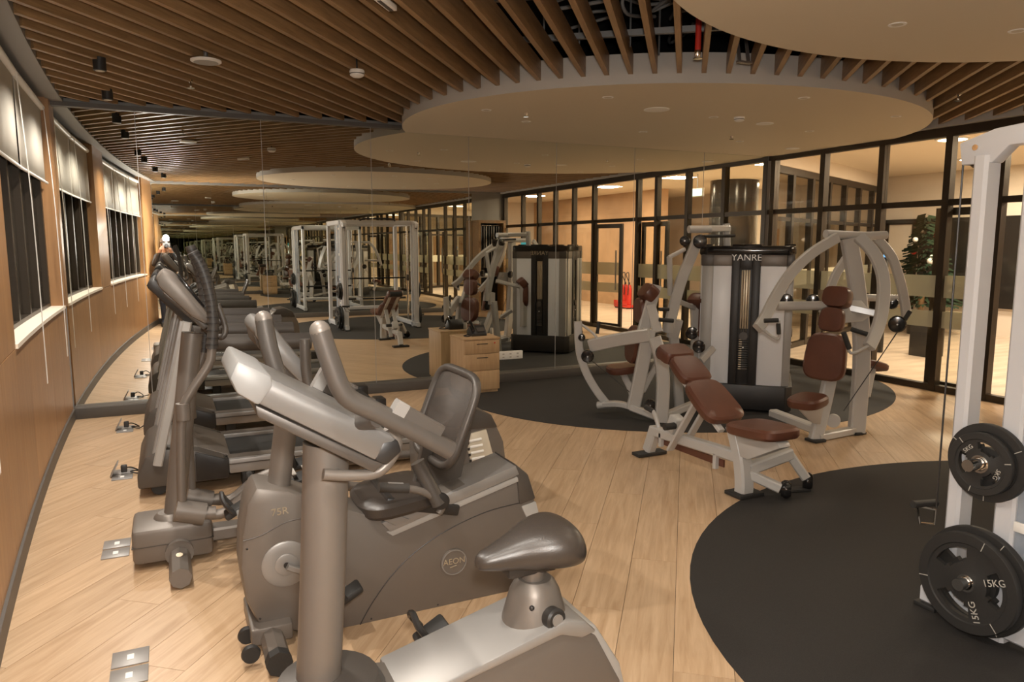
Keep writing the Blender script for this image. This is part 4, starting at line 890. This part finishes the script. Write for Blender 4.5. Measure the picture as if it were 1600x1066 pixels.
# ---------------------------------------------------------------- drawer cabinet by the mirror
cx0, cx1, cy0, cy1 = 2.83, 3.24, 7.20, 7.64
cb = thing('drawer_cabinet', 'pale wood drawer cabinet with lock standing against the mirror', 'cabinet', ((cx0 + cx1) / 2, (cy0 + cy1) / 2, 0))
MB().bb(cx0, cx1, cy0 + .018, cy1, .03, .585, .002).build('body', 'cabwood', cb)
MB().bb(cx0 - .006, cx1 + .006, cy0 - .004, cy1 + .004, .585, .605, .003).build('top_board', 'cabwood', cb)
MB().bb(cx0 + .01, cx1 - .01, cy0 + .03, cy1 - .01, 0, .03).build('plinth', 'cabwood', cb)
for z0, z1 in ((.435, .58), (.25, .43), (.035, .245)):
    dr = MB().bb(cx0 + .002, cx1 - .002, cy0, cy0 + .018, z0, z1, .002).build('drawer', 'cabwood', cb)
    if z0 > .2: MB().bb(cx0 + .14, cx1 - .14, cy0 - .003, cy0 + .004, z1 - .045, z1 - .037).build('finger_pull', 'blackplastic', dr)
    if z0 > .4: MB().lathe([(.009, 0), (.009, .004)], (cx1 - .06, cy0 + .001, z1 - .035), (0, -1, 0), 14).build('lock', 'redpaint', dr)
ph = thing('desk_phone', 'black desk telephone with handset on the wood drawer cabinet', 'telephone', (3.06, 7.42, .605))
MB().prism([(2.98, 7.36, .605), (2.98, 7.52, .605), (2.98, 7.52, .66), (2.98, 7.45, .72), (2.98, 7.36, .63)], (.18, 0, 0), .008).build('base', 'blackplastic', ph)
MB().tube([(3.00, 7.36, .66), (3.0, 7.38, .70), (3.0, 7.46, .75), (3.0, 7.52, .74)], .018, 10, 4).build('handset', 'blackgloss', ph)
MB().prism([(3.05, 7.375, .652), (3.14, 7.375, .652), (3.14, 7.42, .692), (3.05, 7.42, .692)], (0, -.004, .004)).build('keypad', 'taupedark', ph)
MB().tube([(3.0, 7.36, .63), (2.93, 7.34, .612), (2.9, 7.4, .612), (2.95, 7.46, .612), (2.985, 7.46, .62)], .006, 6, 5).build('cord', 'blackplastic', ph)
bt_ = thing('spray_bottle', 'small clear bottle with dark cap on the wood drawer cabinet', 'bottle', (3.18, 7.52, .605))
MB().lathe([(.022, 0), (.024, .01), (.024, .06), (.012, .08)], (3.18, 7.52, .605)).build('body', 'lightgrey', bt_)
MB().lathe([(.012, .078), (.012, .10)], (3.18, 7.52, .605)).build('cap', 'blackplastic', bt_)
sk = thing('socket_strip', 'long white socket plate fixed low on the mirror beside the cabinet', 'socket', (3.6, YM - .01, .25))
MB().bb(3.40, 3.80, YM - .028, YM - .005, .255, .35, .004).build('plate', 'white', sk)
for k in range(4):
    for j in range(2): MB().bb(3.44 + k * .093, 3.465 + k * .093, YM - .030, YM - .026, .275 + j * .038, .29 + j * .038).build('outlet', 'lettergrey', sk)
# ---------------------------------------------------------------- floor boxes
for (x, y), lab, op in (((192, 742), 'open floor socket with a black cord behind the elliptical trainer', 1), ((196, 671), 'open floor socket with a black cord in front of the treadmill next to the mirror', 1), ((182, 858), 'closed double steel floor socket beside the elliptical trainer foot', 0), ((203, 1043), 'closed double steel floor socket beside the bikes', 0)):
    q = onz(x, y, 0); t = thing('floor_socket', lab, 'socket', (q.x, q.y, 0))
    for k in (-1, 1):
        pl = MB().bb(q.x - .065, q.x + .065, q.y + k * .068 - .06, q.y + k * .068 + .06, 0, .006, .002).build('cover_plate', 'silver', t)
        MB().bb(q.x - .012, q.x + .012, q.y + k * .068 - .02, q.y + k * .068 + .02, .006, .0075).build('latch', 'white', pl)
        if op and k < 0:
            MB().box((q.x - .05, q.y + .0, .05), (.008, .11, .10), Matrix.Rotation(.5, 3, 'Y'), .002).build('open_lid', 'silver', t)
            MB().box((q.x + .01, q.y, .045), (.04, .035, .05), None, .006).build('plug', 'blackplastic', t)
            MB().tube([(q.x + .02, q.y, .05), (q.x + .06, q.y - .05, .06), (q.x + .11, q.y - .02, .02), (q.x + .08, q.y + .03, .012), (q.x + .05, q.y - .01, .02), (q.x + .11, q.y - .05, .012), (q.x + .16, q.y, .03)], .005, 6, 6).build('cord', 'blackplastic', t)
# ---------------------------------------------------------------- things on the ceiling
def spot(name, loc, watts, col, deg):
    d = bpy.data.lights.new(name, 'SPOT'); d.energy = watts; d.color = col; d.spot_size = math.radians(deg); d.spot_blend = .8; d.shadow_soft_size = .03
    o = bpy.data.objects.new(name, d); COL.objects.link(o); o.location = loc; return o
def lathe_thing(name, lab, cat, x, y, z, parts, group=None):
    q = onz(x, y, z); t = thing(name, lab, cat, (q.x, q.y, z), group)
    if name == 'downlight':
        spot('downlight_fill', (q.x, q.y, z - .01), GYM_FILL_W, WARM, 130)  # added ambient fill; the downlights themselves look switched off
    for nm, m, prof in parts: MB().lathe(prof, q, (0, 0, 1), 24).build(nm, m, t)
    return t
for y, lab in ((7.15, 'next to the mirror trim'), (6.0, 'over the nearer treadmill'), (4.25, 'over the front of the elliptical'), (3.4, 'over the recumbent bike front'), (1.9, 'over the upright bike front'), (.75, 'near the photographer')):
    q = V((WX(y) + .48, y, 2.80)); t = thing('spotlight', 'black cylinder spotlight under the slats by the windows, ' + lab, 'lamp', q, 'spotlights along the window wall')
    MB().lathe([(.035, 0), (.042, .004), (.042, .09)], q).build('can', 'blackplastic', t); MB().lathe([(.03, -.001), (.03, .003)], q).build('lens', 'ivory', t); MB().lathe([(.008, .09), (.008, .2)], q).build('stem', 'blackplastic', t)
    spot('spotlight_light', q - V((0, 0, .01)), SPOT_W, (1, .92, .82), 150)
lathe_thing('ceiling_speaker', 'white round ceiling speaker hanging under the wood slats', 'speaker', 322, 98, 2.84, (('rim', 'white', [(.085, 0), (.10, .006), (.10, .016), (.06, .03)]), ('grille', 'lightgrey', [(.08, -.002), (.08, .003)]), ('bracket', 'galv', [(.015, .03), (.015, .14)])))
lathe_thing('smoke_detector', 'white smoke detector hanging under the wood slats', 'smoke detector', 558, 121, 2.80, (('body', 'white', [(.03, 0), (.05, .012), (.055, .04), (.05, .052)]), ('vents', 'taupedark', [(.053, .02), (.0535, .026)]), ('stem', 'blackplastic', [(.006, .05), (.006, .2)])))
for x, y, lab in ((298, 138, 'sprinkler head hanging under the wood slats near the white speaker'), (1497, 158, 'sprinkler head under the slats beside the large disc edge')):
    lathe_thing('sprinkler', lab, 'sprinkler', x, y, 2.82, (('deflector', 'chrome', [(.03, 0), (.03, .004)]), ('body', 'chrome', [(.006, .0), (.012, .02), (.008, .04), (.018, .05), (.018, .065)]), ('pipe', 'galv', [(.012, .06), (.012, .3)])))
q = onz(1090, 92, 2.83); sp = thing('sprinkler', 'sprinkler on a bright red drop pipe between the slats', 'sprinkler', q)
MB().lathe([(.03, 0), (.03, .004)], q).build('deflector', 'chrome', sp); MB().lathe([(.008, .0), (.02, .03), (.02, .055)], q).build('body', 'chrome', sp); MB().cyl(q + V((0, 0, .05)), q + V((0, 0, .7)), .02, 14).build('pipe', 'redpaint', sp)
q = onz(1163, 98, 2.86); br = thing('cable_tray', 'two pale metal straps hanging between the slats by the disc', 'bracket', q)
for k in (-.04, .04): MB().bar([q + V((k, 0, 0)), q + V((k, .1, .45))], .03, .006, (0, 1, 0)).build('strap', 'galv', br)
MB().bb(q.x - .06, q.x + .06, q.y - .015, q.y + .015, q.z - .004, q.z + .01).build('foot', 'galv', br)
q = onz(602, 4, 2.86); ex_ = thing('linear_vent', 'short white linear fitting under the slats above the mirror', 'vent', q); MB().box(q, (.05, .20, .03), Matrix.Rotation(-PLA, 3, 'Z'), .004).build('frame', 'white', ex_); MB().box(q - V((0, 0, .014)), (.02, .17, .01), Matrix.Rotation(-PLA, 3, 'Z')).build('slot', 'taupedark', ex_)
for i, (x, y) in enumerate(((822, 190), (950, 152), (1005, 206), (1115, 183), (1256, 153), (1400, 182), (1265, 205), (1156, 221), (1590, 48), (760, 172))):
    lathe_thing('downlight', 'small white recessed downlight in the dropped ceiling disc over the rubber mat' if i != 8 else 'small white recessed downlight in the dropped ceiling disc over the barbell rack', 'lamp', x, y, 2.8, (('ring', 'white', [(.03, -.002), (.045, -.004), (.048, 0), (.048, .004)]), ('lens', 'ivory', [(.03, -.0035), (.03, .002)])), 'downlights in the dropped disc' if i != 8 else 'downlights over the barbell rack')
for x, y, lab in ((1026, 171, 'large white round speaker in the dropped disc over the rubber mat'), (1195, 193, 'smaller white round speaker in the dropped disc beside the smoke detector'), (1238, 232, 'white round access cover in the disc beside the glass partition')):
    r = .115 if x == 1026 else .085
    lathe_thing('disc_speaker', lab, 'speaker', x, y, 2.8, (('rim', 'white', [(r - .012, -.006), (r, -.005), (r, .003)]), ('grille', 'white', [(r - .012, -.005), (r - .012, .001)])))
lathe_thing('smoke_detector', 'white smoke detector on the dropped disc over the multi-station gym', 'smoke detector', 1155, 190, 2.76, (('body', 'white', [(.03, 0), (.045, .01), (.05, .03), (.05, .04)]), ('vents', 'taupedark', [(.0485, .016), (.049, .021)])))
for x, y, lab in ((822, 183, 'sprinkler head on the dropped disc near the mirror trim end'), (1143, 218, 'sprinkler head on the dropped disc near the glass partition')):
    lathe_thing('sprinkler', lab, 'sprinkler', x, y, 2.765, (('deflector', 'chrome', [(.025, 0), (.025, .004)]), ('body', 'chrome', [(.005, 0), (.012, .02), (.016, .036)])))
# ---------------------------------------------------------------- lobby furnishings
ct = V((12.3, 8.78, 0)); tr = thing('christmas_tree', 'dark green decorated tree with white ornaments in the lobby', 'tree', ct)
MB().lathe([(.2, 0), (.22, .3), (.18, .3)], ct).build('pot', 'darkcol', tr); MB().cyl(ct + V((0, 0, .3)), ct + V((0, 0, .7)), .05).build('trunk', 'slatwood', tr)
b = MB()
for k in range(900):
    h = random.random() ** 1.3; z = .55 + h * 1.6; r = (.52 * (1 - h) + .03) * (.45 + .6 * random.random()); a = random.random() * 6.283
    c = ct + V((r * math.cos(a), r * math.sin(a), z)); d = V((math.cos(a), math.sin(a), -.35)) * .13; s_ = V((-math.sin(a), math.cos(a), .3)) * .03
    b.add([c - s_, c + s_, c + d + s_ * .3 + V((0, 0, .02)), c + d - s_ * .3], [(0, 1, 2, 3)])
b.build('foliage', 'leafdark', tr, fix=False)
for k in range(16):
    h = .08 + .8 * k / 16; a = 3.3 + 2.2 * math.sin(k * 2.4); r = .52 * (1 - h) + .06
    MB().ball(ct + V((r * math.cos(a), r * math.sin(a), .6 + h * 1.5)), .035 + .012 * (k % 3), 10).build('ornament', ('white', 'white', 'redpaint', 'lettergold')[k % 4], tr)
q = onz(1446, 556, 0); tag(settle(MB().bb(q.x - .16, q.x + .16, q.y - .16, q.y + .16, 0, .46, .01).build('floor_box', 'blackplastic')), 'black floor-standing box behind the glass partition', 'speaker')
gx, gy = 10.55, -.05
for k in range(3):
    x_, y_ = gx, gy + (k - 1) * .17
    fe = thing('fire_extinguisher', 'red fire extinguisher standing in the red floor stand', 'extinguisher', (x_, y_, .09), 'fire extinguishers in the stand')
    MB().lathe([(.06, 0), (.07, .01), (.07, .42), (.045, .50), (.02, .52)], (x_, y_, .09)).build('cylinder', 'redpaint', fe)
    MB().lathe([(.02, .52), (.025, .56), (.012, .58)], (x_, y_, .09)).build('valve', 'blackplastic', fe)
    MB().tube([(x_, y_, .66), (x_ - .06, y_ - .06, .86), (x_ - .06, y_ + .06, .90), (x_ - .08, y_ + .09, .62), (x_ - .08, y_ + .06, .35)], .011, 8, 5).build('hose', 'blackplastic', fe)
fs_ = thing('extinguisher_stand', 'low red metal stand holding fire extinguishers by the orange wall', 'stand', (gx, gy, 0))
MB().bb(gx - .14, gx + .14, gy - .30, gy + .30, .03, .09, .004).build('tray', 'redpaint', fs_); MB().bb(gx - .145, gx - .135, gy - .30, gy + .30, .09, .2, .002).build('front_lip', 'redpaint', fs_)
for y_ in (-.26, .26): MB().bb(gx - .12, gx + .12, gy + y_ - .02, gy + y_ + .02, 0, .03).build('foot', 'blackrubber', fs_)
tag(settle(MB().lathe([(.54, 0), (.54, .12), (.5, .13), (.5, 2.95)], (11.0, 3.3, 0), n=48).build('lobby_column', 'darkcol')), 'thick glossy dark round column in the lobby beyond the glass doors', 'column')
es = thing('hanging_sign', 'small pale green lit sign hanging from the lobby ceiling', 'sign', (9.3, 4.2, 2.6))
MB().bb(9.28, 9.32, 4.0, 4.36, 2.52, 2.68, .004).build('casing', 'white', es); MB().bb(9.272, 9.282, 4.02, 4.34, 2.535, 2.665).build('lit_face', 'exitgreen', es); MB().cyl((9.3, 4.18, 2.68), (9.3, 4.18, 2.95), .008, 8).build('rod', 'galv', es)
ds = thing('notice_screen', 'upright digital notice screen with teal header beside the glass partition', 'screen', (7.35, .62, 0))
MB().bb(7.36, 7.40, .42, .82, .9, 1.75, .006).build('casing', 'blackplastic', ds); MB().bb(7.352, 7.361, .44, .80, 1.56, 1.73).build('header', 'screenteal', ds); MB().bb(7.352, 7.361, .44, .80, .94, 1.56).build('page', 'screenwhite', ds)
MB().cyl((7.38, .62, .02), (7.38, .62, .95), .025).build('post', 'galv', ds); MB().lathe([(.16, 0), (.16, .02)], (7.38, .62, 0)).build('foot', 'galv', ds)
ks = thing('lobby_kiosk', 'slim dark kiosk with a blue screen in the lobby', 'kiosk', (9.62, 7.5, 0))
MB().bb(9.6, 9.65, 7.44, 7.56, 0, 1.42, .01).build('stand', 'blackplastic', ks); MB().box((9.59, 7.5, 1.48), (.02, .15, .12), Matrix.Rotation(.3, 3, 'Y'), .004).build('screen', 'screenblue', ks)
# ---------------------------------------------------------------- photographer (seen in the mirror) with camera and lamp
px_, py_ = .0, -.42
pe = thing('person', 'person in a cap and dark jacket holding up a camera, seen in the mirror', 'person', (px_, py_, 0))
def skin(name, verts, edges, rad, levels=2):
    me = bpy.data.meshes.new(name); me.from_pydata([tuple(v) for v in verts], edges, []); o = bpy.data.objects.new(name, me); COL.objects.link(o)
    m = o.modifiers.new('skin', 'SKIN'); m.use_smooth_shade = True
    for i, r in enumerate(rad): me.skin_vertices[0].data[i].radius = (r, r) if not isinstance(r, tuple) else r
    me.skin_vertices[0].data[0].use_root = True
    o.modifiers.new('sub', 'SUBSURF').levels = levels; bpy.context.view_layer.update()
    nm = bpy.data.meshes.new_from_object(o.evaluated_get(bpy.context.evaluated_depsgraph_get())); bpy.data.objects.remove(o); return nm
vv = []; ee = []; rr = []
def J(p, r, par=None):
    vv.append(V(p)); rr.append(r); 
    if par is not None: ee.append((par, len(vv) - 1))
    return len(vv) - 1
pel = J((0, 0, .93), (.15, .105)); s1 = J((0, -.01, 1.08), (.145, .10), pel); s2 = J((0, -.02, 1.24), (.165, .11), s1); s3 = J((0, -.02, 1.38), (.15, .095), s2)
nk = J((0, .0, 1.47), .055, s3); h1 = J((0, .03, 1.53), .062, nk); h2 = J((0, .04, 1.60), (.075, .088), h1); h3 = J((0, .03, 1.67), (.065, .08), h2)
for s_ in (-1, 1):
    hip = J((s_ * .09, 0, .86), .09, pel); kn_ = J((s_ * .10, .02, .48), .062, hip); an_ = J((s_ * .10, -.02, .09), .045, kn_); J((s_ * .11, .10, .045), .04, an_)
    sh_ = J((s_ * .17, -.02, 1.37), .062, s3); elb = J((s_ * .22, .12, 1.20), .05, sh_); wr_ = J((s_ * .10, .27, 1.47), .034, elb); pm = J((s_ * .075, .30, 1.53), .036, wr_)
    for k in range(4):
        f1 = J((s_ * (.075 - .004 * k), .335, 1.515 + k * .019), .0095, pm); f2 = J((s_ * .045, .352 - .004 * k, 1.52 + k * .019), .0085, f1); J((s_ * (.02 - .002 * k), .345, 1.522 + k * .018), .007, f2)
    t1_ = J((s_ * .07, .27, 1.55), .011, pm); J((s_ * .04, .265, 1.565), .009, t1_)
nm = skin('body', vv, ee, rr)
for m_ in ('jacket', 'skin', 'jeans', 'blackrubber'): nm.materials.append(MAT[m_])
for f in nm.polygons:
    c = f.center
    f.material_index = 1 if (c.z > 1.455 and abs(c.x) < .1 and c.y < .2) or (c.y > .255 and c.z > 1.45) else 3 if c.z < .08 else 2 if c.z < .90 else 0
    f.use_smooth = True
bo = bpy.data.objects.new('body', nm); COL.objects.link(bo); bo.parent = pe
PO = V((px_, py_, 0))
MB().lathe([(.088, -.01), (.09, .02), (.082, .06), (.05, .09), (.01, .10)], PO + V((0, .03, 1.65)), n=24).build('cap', 'capcloth', pe)
MB().prism([PO + V(q) for q in ((-.075, .09, 1.645), (-.06, .17, 1.635), (0, .195, 1.635), (.06, .17, 1.635), (.075, .09, 1.645))], (0, 0, .008), .002).build('cap_brim', 'capcloth', pe)
for s_ in (-1, 1):
    MB().ball(PO + V((s_ * .03, .122, 1.605)), .011, 10).build('eye', 'blackgloss', pe); MB().ball(PO + V((s_ * .08, .03, 1.595)), (.012, .02, .03), 10).build('ear', 'skin', pe)
MB().ball(PO + V((0, .133, 1.575)), (.014, .02, .022), 10).build('nose', 'skin', pe); MB().ball(PO + V((0, .118, 1.54)), (.024, .008, .006), 10).build('mouth', 'leather', pe)
MB().lathe([(.07, 0), (.078, .03)], PO + V((0, .0, 1.43)), n=20).build('collar', 'shirt', pe)
for s_ in (-1, 1): MB().box(PO + V((s_ * .11, .05, .045)), (.095, .27, .09), None, .03).build('shoe', 'blackrubber', pe)
hc_ = thing('photo_camera', 'black photo camera held up in both hands with a lit lamp on top', 'camera', (.02, -.09, 1.55))
MB().bb(-.045, .085, -.135, -.075, 1.545, 1.635, .008).build('body', 'blackplastic', hc_); MB().lathe([(.034, 0), (.036, .04)], (.02, -.075, 1.59), (0, 1, 0)).build('lens', 'blackgloss', hc_)
MB().bb(-.005, .045, -.125, -.085, 1.635, 1.665, .005).build('viewfinder', 'blackplastic', hc_)
lm = MB().bb(-.035, .075, -.125, -.085, 1.68, 1.75, .005).build('lamp', 'blackplastic', hc_); MB().bb(-.03, .07, -.086, -.083, 1.685, 1.745).build('lamp_face', 'ledface', lm); MB().cyl((.02, -.105, 1.66), (.02, -.105, 1.685), .01).build('lamp_foot', 'blackplastic', lm)
ld = bpy.data.lights.new('lamp_light', 'POINT'); ld.energy = LED_W; ld.color = (1, .95, .88); ld.shadow_soft_size = .05
lo = bpy.data.objects.new('lamp_light', ld); COL.objects.link(lo); lo.location = (.02, -.02, 1.74)

for x, y in ((2.2, 1.4), (2.7, 2.6), (4.6, .5), (4.9, 1.7), (3.7, 2.9), (3.5, .3)):  # more downlights in this disc, added to carry ambient fill
    t = thing('downlight', 'small white recessed downlight in the dropped ceiling disc over the barbell rack', 'lamp', (x, y, 2.8), 'downlights over the barbell rack')
    MB().lathe([(.03, -.002), (.045, -.004), (.048, 0), (.048, .004)], (x, y, 2.8)).build('ring', 'white', t); MB().lathe([(.03, -.0035), (.03, .002)], (x, y, 2.8)).build('lens', 'ivory', t)
    spot('downlight_fill', (x, y, 2.79), GYM_FILL_W, WARM, 130)  # extra fill spot for ambient level, not the fitting's own light
for o in list(mg.children) + [c for k in mg.children for c in k.children]:
    if o.type == 'MESH':
        for v in o.data.vertices: v.co.z = max(v.co.z, .0008)
for o in (mg, rk, bn, cb, ph, bt_): o.location.z += .003
